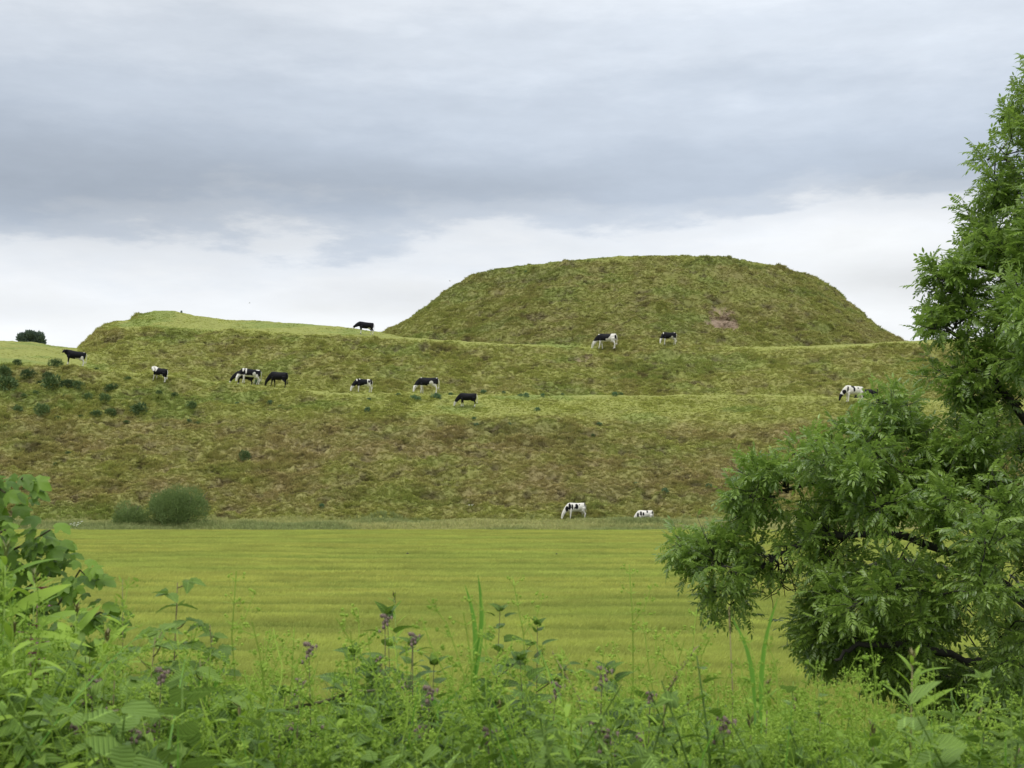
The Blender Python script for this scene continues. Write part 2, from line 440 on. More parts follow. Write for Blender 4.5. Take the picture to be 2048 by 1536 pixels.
# flat ground and bank, out to the horizon
gxs = np.concatenate([-np.geomspace(3500, 12, 40), np.linspace(-11, 11, 56), np.geomspace(12, 3500, 40)])
gys = np.concatenate([-np.geomspace(1500, 6, 24), np.linspace(-5, 16, 60), np.linspace(17, 100, 50), np.geomspace(110, 5000, 30)])
GX, GY = np.meshgrid(gxs, gys)
gz = bank(GX, GY) + .12 * (fbm(GX * .7, GY * .7, 3, 3) - .5) * (GY < 14) * (np.abs(GX) < 60) - .02 - .6 * (GY > 100)
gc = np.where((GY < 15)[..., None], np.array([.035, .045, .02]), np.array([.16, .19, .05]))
ground = grid_mesh('ground', GX, GY, gz, M_ground, gc.reshape(-1, 3)); tag(ground, kind='structure')

# ------------------------------------------------------------------ grass tufts on the hill
M_tuft = grass_mat('hill_grass_blades', .8, trans=.33, spec=.1)
def tuft_mesh(name, n, h, spread, wid, lean=.5, mat=None, seed=0, tip=(1.12, 1.08, 1.0), base=(.8, .85, .8), seg=2):
    r = random.Random(seed); g = G()
    for i in range(n):
        a = r.uniform(0, 6.283); rr = spread * math.sqrt(r.random()) * .6
        x0, y0 = rr * math.cos(a), rr * math.sin(a)
        a2 = a + r.uniform(-.9, .9); ln = h * r.uniform(.6, 1.15); lx = lean * r.uniform(.3, 1.2) * ln
        dx, dy = math.cos(a2), math.sin(a2); wx, wy = -dy * wid * .5, dx * wid * .5
        vs = []; cs = []
        for k in range(seg + 1):
            t = k / seg; ox = lx * t * t; oz = ln * (t - .35 * lean * t * t)
            ws = 1 - .75 * t if k < seg else .08
            vs += [(x0 + dx * ox - wx * ws, y0 + dy * ox - wy * ws, oz), (x0 + dx * ox + wx * ws, y0 + dy * ox + wy * ws, oz)]
            c = [base[j] + (tip[j] - base[j]) * t for j in range(3)]; cs += [c, c]
        g.add(vs, [(2 * k, 2 * k + 1, 2 * k + 3, 2 * k + 2) for k in range(seg)], None, np.array(cs))
    return g.mesh(name, mat, False)
tufts = variants('hill_tuft', [tuft_mesh('hill_tuft', 20, .15, .20, .030, .8, M_tuft, s) for s in range(6)])

def rot_up(n, gxv, gyv, k=.6):
    """random spin, leaning part way to the surface normal"""
    rx = np.arctan(gyv) * k; ry = -np.arctan(gxv) * k
    return np.stack([rx, ry, rng.uniform(0, 6.283, n)], -1)
def hill_points(n):
    px = rng.uniform(-120, 2150, n); Yv = rng.uniform(0, 1, n)
    Yv = 98.5 + (186 - 98.5) * Yv ** 1.15
    X = (px - CX) / F * Yv
    return X, Yv
N = 520000
X, Yv = hill_points(N)
z0 = H0(X, Yv); sl, gx, gy = slope_of(X, Yv)
keep = rng.random(N) < (.22 + .78 * ss(.15, .5, sl))
# drop what the flat tops hide from everywhere near the lens
keep &= ~((Yv > 153) & (np.hypot(X - MX, Yv - MY) > 43))
X, Yv, z0, sl, gx, gy = [q[keep] for q in (X, Yv, z0, sl, gx, gy)]
zz = z0 + detail(X, Yv, z0, sl)
cc, sm = ground_colour(X, Yv, z0, sl)
n = len(X)
mixr = rng.random(n)
straw = np.array([.30, .22, .11])
cc = cc * rng.uniform(.84, 1.17, n)[:, None]
pick = (mixr < .06 + .12 * ss(.3, .6, sl)); cc[pick] = cc[pick] * .7 + straw * .3
keep = (sm < .4) | (rng.random(n) < .22)
sc = rng.uniform(.6, 1.25, n) * (.36 + .74 * ss(.15, .6, sl)) * (1 + .5 * (fbm(X * .4, Yv * .4, 91, 3) > .6))
pts = np.stack([X, Yv, zz - .02], -1)
scatter('hill_grass', pts[keep], rot_up(n, gx, gy)[keep], sc[keep], cc[keep], tufts,
        'rough olive and brown grass tussocks covering the terraced earthwork', 'grass')

# ------------------------------------------------------------------ barley field
M_crop = grass_mat('barley_blades', .65, trans=.35)
def ear_mesh(name, seed, n=26, h=.74):
    r = random.Random(seed); g = G()
    for i in range(n):
        x0, y0 = r.uniform(-.2, .2), r.uniform(-.13, .13); ln = h * r.uniform(.88, 1.06); le = r.uniform(.04, .17); sp = r.uniform(-.06, .06); wd = r.uniform(.008, .014)
        vs = []; cs = []
        for t, wk in ((.35, 1.0), (.72, 1.0), (.86, 1.9), (1.0, .2)):
            ox = le * t ** 3; vs += [(x0 + ox - wd * wk, y0 + sp * t, ln * t), (x0 + ox + wd * wk, y0 + sp * t + .004, ln * t)]
            c = (.62, .85, .75) if t < .5 else ((.8, .98, .85) if t < .8 else (1.15, 1.08, 1.1)); cs += [c, c]
        g.add(vs, [(0, 1, 3, 2), (2, 3, 5, 4), (4, 5, 7, 6)], None, np.array(cs))
    return g.mesh(name, M_crop, False)
ears = variants('barley_clump', [ear_mesh('barley_clump', s) for s in range(6)])
ROWS = [20, 23.2, 27.0, 31.4, 34.6, 36.8, 39.2, 43.2, 45.6, 48.2, 52, 55.5, 59, 62.5, 67, 72, 78, 84]
def rowf(X, Y):
    yy = Y + 2.6 * (fbm(X * .07, Y * .03, 101, 4) - .5) * (Y / 30) + .02 * X
    d = np.zeros_like(Y)
    for i, r0 in enumerate(ROWS):
        wdt = .28 + .008 * r0
        d = np.maximum(d, np.exp(-((yy - r0) / wdt) ** 2) * np.clip(-.1 + 1.25 * vn(X * .16 + i * 7, np.full_like(X, i * 3.3), 111 + i), 0, 1))
    return np.clip(d, 0, 1)
FARY = 92.0
def crop_h(X, Y):
    return 1 - (.15 + .10 * ss(45, 28, Y)) * rowf(X, Y) + .10 * (fbm(X * .35, Y * .5, 121, 3) - .5) + .05 * (vn(X * .05, Y * .05, 125) - .5)
def crop_pts(n, y0, y1):
    Yv = np.sqrt(rng.uniform(y0 ** 2, y1 ** 2, n)); px = rng.uniform(-170, 2220, n)
    return (px - CX) / F * Yv, Yv
Xa, Ya = crop_pts(46000, 15.5, 40); Xb, Yb = crop_pts(85000, 40, FARY)
X = np.concatenate([Xa, Xb]); Yv = np.concatenate([Ya, Yb]); n = len(X)
h = crop_h(X, Yv); rf = rowf(X, Yv)
nn = fbm(X * .10, Yv * .35, 131, 4); n5 = fbm(X * .5, Yv * 1.3, 133, 3)
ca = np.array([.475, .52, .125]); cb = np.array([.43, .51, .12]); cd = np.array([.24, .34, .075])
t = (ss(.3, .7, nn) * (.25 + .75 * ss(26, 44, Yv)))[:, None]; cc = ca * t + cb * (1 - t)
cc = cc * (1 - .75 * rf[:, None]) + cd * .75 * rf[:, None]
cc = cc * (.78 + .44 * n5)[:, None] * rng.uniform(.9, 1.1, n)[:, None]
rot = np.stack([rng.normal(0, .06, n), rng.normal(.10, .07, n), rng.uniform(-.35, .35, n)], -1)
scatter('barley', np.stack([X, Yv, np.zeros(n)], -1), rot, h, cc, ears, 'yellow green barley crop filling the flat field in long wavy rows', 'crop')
# closed under-canopy of leaves seen between the ears
cx = np.arange(-170, 2230, 8.0); cy = np.concatenate([np.arange(15.3, 40, .16), np.arange(40, FARY, .35)])
PX, CY = np.meshgrid(cx, cy); CXX = (PX - CX) / F * CY
hz = .55 * crop_h(f(CXX), f(CY)) + .04 * (vn(f(CXX) * 9, f(CY) * 9, 5) - .5)
edge = (f(CY) < 15.6) | (f(CY) > FARY - .5)
hz = np.where(edge, .02, hz)
t = ss(.35, .65, fbm(f(CXX) * .10, f(CY) * .35, 131, 4))[:, None]
ccc = np.array([.17, .21, .035]) * t + np.array([.12, .20, .035]) * (1 - t)
un = grid_mesh('barley_leaf_layer', CXX, CY, hz.reshape(CXX.shape), tmat('barley_under_leaves', 14, .5), ccc)
tag(un, 'green layer of barley leaves under the ears', 'crop', kind='stuff')

# ------------------------------------------------------------------ long grass verge at the foot of the hill
M_verge = grass_mat('verge_grass_blades', .7, trans=.3)
def verge_mesh(seed):
    r = random.Random(seed); g = G()
    for i in range(20):
        a = r.uniform(0, 6.28); x0, y0 = r.uniform(-.22, .22), r.uniform(-.2, .2); ln = r.uniform(.55, 1.0); le = r.uniform(.05, .35); wd = r.uniform(.010, .02)
        seed_head = r.random() < .3; dx, dy = math.cos(a), math.sin(a); vs = []; cs = []
        for t in (0, .4, .75, .88, 1.0):
            wk = (1.9 if t == .88 else 1) if seed_head else (1 - t * .8)
            vs += [(x0 + dx * le * t * t - wd * wk, y0 + dy * le * t * t, ln * t), (x0 + dx * le * t * t + wd * wk, y0 + dy * le * t * t, ln * t)]
            c = (1.2, 1.08, 1.15) if seed_head and t > .7 else (.85 + .2 * t, .9 + .15 * t, .9 + .1 * t); cs += [c, c]
        g.add(vs, [(2 * k, 2 * k + 1, 2 * k + 3, 2 * k + 2) for k in range(4)], None, np.array(cs))
    return g.mesh('verge_clump', M_verge, False)
vcol = variants('verge_clump', [verge_mesh(s) for s in range(5)])
n = 30000
Yv = rng.uniform(92.2, 100.3, n); px = rng.uniform(-150, 2200, n); X = (px - CX) / F * Yv
hh = .40 + .62 * fbm(X * .3, Yv * .5, 141, 3); hh *= 1 - .5 * ss(97.5, 100.3, Yv)
ta = ss(.4, .6, fbm(X * .12, Yv * .2, 143, 3))[:, None]
ta = np.clip(ta + .8 * np.exp(-((px[:, None] - 1330) / 170) ** 2) * (Yv[:, None] < 95.5), 0, 1)
cc = (np.array([.40, .43, .16]) * (1 - ta) + np.array([.27, .33, .12]) * ta) * rng.uniform(.8, 1.25, n)[:, None]
scatter('verge_grass', np.stack([X, Yv, Hd(X, Yv) - .03], -1), np.stack([rng.normal(0, .1, n), rng.normal(0, .1, n), rng.uniform(0, 6.28, n)], -1),
        hh, cc, vcol, 'long grey green seeding grass along the far edge of the field', 'grass')

def find_Y(px, py, y0=100.0, y1=160.0, smooth=True):
    """first place ahead where the ground shows at photo row py in column px"""
    ya = np.arange(y0, y1, .1); X = (px - CX) / F * ya; z = H0(X, ya); p = HY - (z - CZ) / ya * F
    k = np.where(p <= py)[0]
    return float(ya[k[0]]) if len(k) else float(ya[np.argmin(p)])

# ------------------------------------------------------------------ bushes
def bush_mesh(name, mat, seed, n=500, rx=.5, rz=.4, ll=.12, lw=.03, lumps=6, up=.5):
    r = random.Random(seed); g = G(); L = [(r.uniform(-.5, .5) * rx, r.uniform(-.5, .5) * rx, r.uniform(.25, .7) * rz, r.uniform(.4, .65)) for _ in range(lumps)]
    for i in range(n):
        cx_, cy_, cz_, q = r.choice(L)
        d = Vector((r.gauss(0, 1), r.gauss(0, 1), r.gauss(.25, 1))).normalized()
        rad = r.uniform(.55, 1.0) ** .5
        p = Vector((cx_ + d.x * rx * q * rad, cy_ + d.y * rx * q * rad, max(.0, cz_ + d.z * rz * q * rad)))
        dd = (d + Vector((r.gauss(0, .4), r.gauss(0, .4), up + r.gauss(0, .3)))).normalized()
        M = frame(p, dd, Vector((r.gauss(0, 1), r.gauss(0, 1), r.gauss(0, 1))).normalized())
        s = r.uniform(.6, 1.3)
        g.add([(-lw * s / 2, ll * s * .4, 0), (0, 0, 0), (lw * s / 2, ll * s * .4, 0), (0, ll * s, 0)], [(0, 1, 2, 3)], M)
    return g.mesh(name, mat, False)
M_gorse = leaf_mat('gorse_foliage', srgb(60, 78, 50), srgb(92, 112, 66), .7, .1, .2)
M_thistle = leaf_mat('thistle_foliage', srgb(72, 96, 72), srgb(96, 122, 84), .7, .15, .2)
M_willow = leaf_mat('willow_foliage', srgb(78, 98, 54), srgb(126, 144, 84), .6, .3, .3)
M_bark = plain_mat('brown_bark', (.07, .055, .04), (.13, .11, .085), .9, 12, .5)
gorse_m = [bush_mesh('gorse_bush', M_gorse, s, 700, .55, .55, .17, .05) for s in range(5)]
thist_m = [bush_mesh('thistle_clump', M_thistle, 50 + s, 220, .42, .36, .24, .06, 4, .8) for s in range(4)]
GORSE = [  # px, py of the foot, width px, label
    (10, 752, 44, 'dark gorse bush at the left edge just under the saddle of the hill'),
    (18, 780, 62, 'broad dark gorse bush at the left edge below the topmost gorse'),
    (57, 757, 36, 'round gorse bush between the left edge and the small black gorse below the standing calf'),
    (95, 757, 30, 'small near black gorse bush directly above the widest gorse of the slope'),
    (102, 780, 54, 'widest dense gorse bush in the middle of the gorse patch'),
    (136, 775, 40, 'pale green gorse bush right of the widest dense gorse'),
    (158, 783, 30, 'upright dark gorse bush right of the pale green gorse'),
    (176, 800, 36, 'tall narrow gorse bush at the lower right corner of the dense patch'),
    (210, 805, 32, 'lone rounded gorse bush right of the tall narrow gorse'),
    (277, 828, 46, 'large isolated gorse bush with a second small lobe under it'),
    (223, 832, 34, 'low gorse bush just left of the large isolated gorse'),
    (190, 839, 34, 'low flat gorse bush below and left of the large isolated gorse'),
    (35, 819, 34, 'small gorse bush near the left edge well under the broad gorse'),
    (85, 832, 46, 'faint straggling gorse bush on the lower part of the gorse patch'),
    (110, 735, 34, 'sprawling gorse bush at the crest left of the standing calf feet'),
    (384, 818, 28, 'dark gorse bush right of the large isolated gorse on open turf'),
    (32, 730, 24, 'thin low gorse strip along the crest near the left edge'),
    (225, 780, 34, 'loose yellowish gorse bush above the lone rounded gorse'),
    (490, 921, 32, 'single gorse bush on the brown middle of the front slope'),
    (115, 842, 16, ''), (163, 836, 14, ''), (253, 846, 16, ''), (48, 797, 18, ''), (72, 795, 14, ''), (133, 800, 16, ''), (78, 762, 18, ''),
    (194, 744, 12, ''), (256, 763, 18, ''), (318, 796, 18, ''), (350, 802, 20, ''), (112, 933, 14, ''), (138, 912, 16, ''), (1186, 868, 16, '')]
for i, (px, py, wpx, lab) in enumerate(GORSE):
    Yd = find_Y(px, py); X = (px - CX) / F * Yd; s = wpx / F * Yd / 1.35
    o = link(bpy.data.objects.new('gorse_bush', gorse_m[i % 5])); o.location = (X, Yd, float(Hd(X, Yd)[0]) - .04)
    o.rotation_euler = (0, 0, random.uniform(0, 6.28)); o.scale = (s, s, s * random.uniform(.85, 1.1))
    tag(o, lab or 'tiny dark gorse seedling dotted on the grassy front slope', 'bush', 'gorse bushes on the front slope')
for i, (px, py) in enumerate([(690, 800), (735, 826), (740, 796), (797, 798), (832, 803), (873, 800), (900, 790), (952, 846), (948, 838), (1018, 848), (970, 789), (1006, 789), (1040, 793), (1052, 794), (1083, 795), (1126, 790),
                              (1200, 846), (1075, 822), (1233, 795), (540, 805), (560, 812), (515, 768), (472, 806), (1415, 975), (1270, 968), (1330, 990), (640, 1016), (650, 860), (395, 845), (378, 848), (1240, 790), (1780, 830)]):
    Yd = find_Y(px, py); X = (px - CX) / F * Yd; s = random.uniform(.45, .85)
    if px in (873, 832): s = 1.1
    o = link(bpy.data.objects.new('thistle', thist_m[i % 4])); o.location = (X, Yd, float(Hd(X, Yd)[0]) - .03)
    o.rotation_euler = (0, 0, random.uniform(0, 6.28)); o.scale = (s, s, s)
    lab = {873: 'largest blue green thistle clump, above the calf with the white face', 735: 'blue green thistle clump lowest on the turf left of the calf with the white face'}.get(px if (px, py) != (735, 796) else 0)
    tag(o, lab or 'small blue green thistle clump dotted on the grazed turf', 'thistle', 'thistle clumps on the turf')

def leafy(name, label, cat, base, mat, wid, hei, n, ll, lw, seed, stems=7, group=None, trunk_h=0):
    root = empty(name, base); tag(root, label, cat, group)
    g = G(); r = random.Random(seed)
    for k in range(stems):
        a = r.uniform(0, 6.28); e = Vector((math.cos(a) * wid * .33, math.sin(a) * wid * .25, hei * r.uniform(.5, .8)))
        g.tube([(0, 0, -.1), (e.x * .3, e.y * .3, max(trunk_h, e.z * .4)), tuple(e)], [.07, .04, .015], 5)
    if trunk_h: g.tube([(0, 0, -.2), (0, 0, trunk_h + .5)], [.18, .12], 7)
    st = g.obj('trunk' if trunk_h else 'stems', M_bark, root)
    if not trunk_h: st['kind'] = 'stuff'
    g = G(); lumps = []
    for k in range(30):
        a = r.uniform(0, 6.28); q = math.sqrt(r.random()); u = r.random()
        lumps.append((Vector((math.cos(a) * q * wid * .36, math.sin(a) * q * wid * .3, trunk_h + (hei - trunk_h) * (.18 + .62 * u * (1 - .45 * q)))), wid * r.uniform(.12, .2)))
    for i in range(n):
        c, rad = r.choice(lumps); d = Vector((r.gauss(0, 1), r.gauss(0, 1), r.gauss(.1, 1))).normalized()
        p = c + d * rad * (r.uniform(.3, 1) ** .4) * r.uniform(.8, 1.15); p.z = max(p.z, trunk_h + .02)
        dd = (d * .7 + Vector((r.gauss(0, .35), r.gauss(0, .35), .9 + r.gauss(0, .3)))).normalized()
        M = frame(p, dd, Vector((r.gauss(0, 1), r.gauss(0, 1), r.gauss(0, 1))).normalized()); s = r.uniform(.6, 1.4)
        g.add([(-lw * s / 2, ll * s * .45, 0), (0, 0, 0), (lw * s / 2, ll * s * .45, 0), (0, ll * s, 0)], [(0, 1, 2, 3)], M)
    fo = g.obj('foliage', mat, root, False); fo['kind'] = 'stuff'
    return root
b = P(365, 1050, 97.0); leafy('willow_bush', 'large rounded grey green willow bush at the foot of the slope', 'bush', (b.x, 97, float(Hd(b.x, 97)[0])), M_willow, 5.6, 3.7, 24000, .14, .045, 3)
b = P(258, 1050, 97.0); leafy('willow_bush', 'smaller willow bush standing left of the large willow bush', 'bush', (b.x, 97, float(Hd(b.x, 97)[0])), M_willow, 2.9, 2.4, 7000, .15, .045, 4)
M_fart = leaf_mat('far_tree_foliage', srgb(74, 90, 78), srgb(98, 112, 96), .8, .1, .2)
b = P(62, 700, 222.0); leafy('hawthorn_tree', 'dark rounded tree on the skyline beyond the left end of the hill', 'tree', (b.x, 222, float(H0(b.x, 222.))), M_fart, 4.9, 31.1 - float(H0(b.x, 222.)), 15000, .42, .2, 8, 6, None, 3.2)
b = P(2, 700, 235.0); leafy('hawthorn_tree', 'tip of a small tree on the skyline at the left edge', 'tree', (b.x, 235, float(H0(b.x, 235.))), M_fart, 2.2, 28.4 - float(H0(b.x, 235.)), 2500, .3, .13, 9, 5, None, 3)
# stalks on the motte edge
M_dryst = plain_mat('dry_stalks', (.10, .10, .06), (.18, .16, .10), .9, 20)
for px, py, s, lab in [(927, 563, 1.2, 'dark weed stem leaning out from the left shoulder of the mound'), (1050, 543, 1.0, 'dark shrubby weed on the upper left face of the mound'), (870, 598, .8, 'small dry weed sticking out low on the left side of the mound'), (362, 628, .7, 'thin weed standing on the skyline of the left hill')]:
    Yd = 166.0 if px != 362 else 150.5
    if px == 1050: Yd = find_Y(px, py, 140, 180)
    elif px != 362:
        ya = np.arange(140, 182, .1); XX_ = (px - CX) / F * ya; Yd = float(ya[np.argmin(HY - (H0(XX_, ya) - CZ) / ya * F)])
    X = (px - CX) / F * Yd
    o = link(bpy.data.objects.new('weed', thist_m[int(px) % 4])); o.location = (X, Yd, float(Hd(X, Yd)[0]) - .05); o.scale = (s * .5, s * .5, s * .8); tag(o, lab, 'weed', 'weeds on the mound')
# cow parsley at the verge
M_umb = plain_mat('white_blossom', (.62, .62, .55), (.8, .8, .74), .8, 30)
M_stem = leaf_mat('green_stem', srgb(110, 135, 60), srgb(140, 165, 80), .6, .1, .3)
for k, (px, py) in enumerate([(145, 1046), (152, 1049), (160, 1043), (942, 1027)]):
    Yd = 94.8 if k < 3 else 101.5; b = P(px, py, Yd); root = empty('cow_parsley', (b.x, Yd, float(Hd(b.x, Yd)[0])))
    hgt = max(.35, b.z - root.location.z)
    tag(root, ['leftmost white flowering cow parsley in the grass verge', 'white cow parsley, lowest of three in the verge', 'white cow parsley, highest of three in the verge', 'lone pale flower head at the foot of the brown slope'][k], 'wildflower', 'cow parsley in the verge')
    g = G(); g.tube([(0, 0, 0), (0.02, 0, hgt)], [.012, .008], 4)
    for j in range(5): g.tube([(0.01, 0, hgt * .7), (.16 * math.cos(j * 1.3), .16 * math.sin(j * 1.3), hgt * (1 - .04 * j))], [.006, .004], 4)
    g.obj('stem', M_stem, root)
    g = G()
    for j in range(5):
        c = Vector((.16 * math.cos(j * 1.3), .16 * math.sin(j * 1.3), hgt * (1 - .04 * j)))
        for q in range(6):
            p = c + Vector((random.uniform(-.05, .05), random.uniform(-.05, .05), random.uniform(-.01, .03))); g.add([(-.02, 0, 0), (0, -.02, 0), (.02, 0, 0), (0, .02, 0), (0, 0, .02)], [(0, 1, 4), (1, 2, 4), (2, 3, 4), (3, 0, 4), (3, 2, 1, 0)], Matrix.Translation(p))
    u = g.obj('blossom', M_umb, root, False); u['kind'] = 'stuff'

# ------------------------------------------------------------------ cattle
def sph(g, c, r, k=10, m=7):
    vs = []; fs = []
    for i in range(m + 1):
        th = math.pi * i / m
        for j in range(k):
            ph = 2 * math.pi * j / k; vs.append((c[0] + r[0] * math.sin(th) * math.cos(ph), c[1] + r[1] * math.sin(th) * math.sin(ph), c[2] + r[2] * math.cos(th)))
    for i in range(m):
        for j in range(k):
            fs.append((i * k + j, (i + 1) * k + j, (i + 1) * k + (j + 1) % k, i * k + (j + 1) % k))
    g.add(vs, fs)
def loft(g, rings, k=16):
    """rings: (centre, half width across, half height, forward direction)"""
    vs = []; n = len(rings)
    for c, wy, hz_, d in rings:
        d = Vector(d).normalized(); side = d.cross(Vector((0, 0, 1)))
        side = side.normalized() if side.length > .2 else Vector((0, 1, 0))
        upv = side.cross(d)
        for j in range(k):
            a = 2 * math.pi * j / k; vs.append(tuple(Vector(c) + side * wy * math.cos(a) + upv * hz_ * math.sin(a)))
    fs = [(i * k + j, i * k + (j + 1) % k, (i + 1) * k + (j + 1) % k, (i + 1) * k + j) for i in range(n - 1) for j in range(k)]
    fs += [tuple(range(k - 1, -1, -1)), tuple((n - 1) * k + j for j in range(k))]
    g.add(vs, fs)
def cow_pose(head, stride=0.0, seed=0):
    """Faces -X, hooves at z=0, back about 1.27 m up.  Returns body mesh, head frame."""
    g = G(); bx = (-1, 0, 0)
    body = [(.80, 1.06, .05, .06), (.77, 1.04, .15, .15), (.68, 1.0, .21, .24), (.5, .96, .26, .30), (.25, .93, .29, .315), (0, .915, .31, .33), (-.25, .92, .295, .335),
            (-.45, .94, .235, .335), (-.6, .98, .185, .28), (-.72, 1.02, .12, .19), (-.78, 1.03, .05, .08)]
    loft(g, [((x, 0, z), a, b_, bx) for x, z, a, b_ in body])
    sph(g, (-.52, 0, .82), (.17, .19, .24)); sph(g, (.60, .10, .88), (.2, .13, .27)); sph(g, (.60, -.10, .88), (.2, .13, .27)); sph(g, (.68, 0, 1.17), (.14, .14, .09))
    sph(g, (.42, 0, .62), (.14, .11, .08))
    if head == 'graze':
        nk = [(-.56, 0, 1.02), (-.80, 0, .86), (-1.0, 0, .64), (-1.12, 0, .47)]; hd = Vector((-.30, 0, -.95)); poll = Vector((-1.14, 0, .47))
    elif head == 'graze_side':
        nk = [(-.56, 0, 1.02), (-.78, -.06, .86), (-.93, -.16, .66), (-1.02, -.22, .5)]; hd = Vector((-.18, -.2, -.96)); poll = Vector((-1.04, -.24, .5))
    elif head == 'low':
        nk = [(-.56, 0, 1.04), (-.82, 0, .95), (-1.02, 0, .82), (-1.14, 0, .72)]; hd = Vector((-.62, 0, -.78)); poll = Vector((-1.17, 0, .74))
    elif head == 'up':
        nk = [(-.56, 0, 1.02), (-.72, -.03, 1.06), (-.83, -.07, 1.10), (-.87, -.09, 1.12)]; hd = Vector((-.35, -.80, -.48)); poll = Vector((-.88, -.09, 1.14))
    else:  # turned back along the near flank
        nk = [(-.54, 0, 1.08), (-.68, -.14, 1.14), (-.64, -.34, 1.13), (-.50, -.44, 1.08)]; hd = Vector((.72, -.25, -.62)); poll = Vector((-.50, -.44, 1.1))
    rr = [(.16, .27), (.13, .22), (.11, .175), (.10, .14)]
    ring = []
    for i, p in enumerate(nk):
        d = Vector(nk[min(i + 1, 3)]) - Vector(nk[max(i - 1, 0)]); ring.append((p, rr[i][0], rr[i][1], d))
    loft(g, ring, 12)
    hd.normalize()
    hr = [(-.05, .06, .07), (0, .105, .115), (.08, .115, .125), (.18, .095, .11), (.3, .072, .085), (.38, .07, .075), (.43, .055, .055)]
    loft(g, [(tuple(poll + hd * t), a, b_, hd) for t, a, b_ in hr], 12)
    def leg(pts, rad): g.tube(pts, rad, 8)
    r = random.Random(seed)
    for sy, ph in ((-1, 1), (1, -1)):
        s = stride * ph; y = .14 * sy
        leg([(-.50, y, .80), (-.50, y, .62), (-.50 - s * .35, y, .42), (-.49 - s * .45, y, .38), (-.50 - s * .8, y, .12), (-.51 - s * .85, y, .06), (-.53 - s * .85, y, 0)], [.12, .095, .056, .052, .036, .044, .052])
        s = -stride * ph
        leg([(.58, y, .88), (.54 - s * .2, y, .66), (.66 - s * .4, y, .50), (.70 - s * .5, y, .42), (.66 - s * .75, y, .14), (.65 - s * .8, y, .06), (.63 - s * .85, y, 0)], [.18, .13, .068, .056, .038, .045, .052])
    me = g.mesh('cow_pose', M_cow)
    o = bpy.data.objects.new('cow_pose', me); COL.objects.link(o)
    rm = o.modifiers.new('r', 'REMESH'); rm.mode = 'VOXEL'; rm.voxel_size = .03; rm.use_smooth_shade = True
    sm_ = o.modifiers.new('s', 'SMOOTH'); sm_.factor = .5; sm_.iterations = 3
    dg = bpy.context.evaluated_depsgraph_get(); m2 = bpy.data.meshes.new_from_object(o.evaluated_get(dg)); bpy.data.objects.remove(o)
    m2.materials.clear(); m2.materials.append(M_cow)
    return m2, poll, hd
M_cow = bpy.data.materials.new('cow_hide'); M_cow.use_nodes = True
t = NT(M_cow.node_tree); pb = t.t.nodes['Principled BSDF']; a = t.n('ShaderNodeAttribute', attribute_name='hide'); tcx = t.n('ShaderNodeTexCoord')
nz = t.noise(tcx.outputs['Object'], 7, 4); t.l(t.mix(t.m('MULTIPLY', nz, .5), a.outputs[0], (.72, .66, .58), 'MULTIPLY'), pb.inputs['Base Color']); pb.inputs['Roughness'].default_value = .6
pb.inputs['Specular IOR Level'].default_value = .12
M_black = plain_mat('black_hair', (.012, .012, .014), (.02, .02, .022), .6, 20)
M_white = plain_mat('white_hair', (.62, .59, .52), (.74, .71, .64), .7, 20)
BLK, WHT = (.009, .009, .012), (.72, .70, .64)
POSES = {}
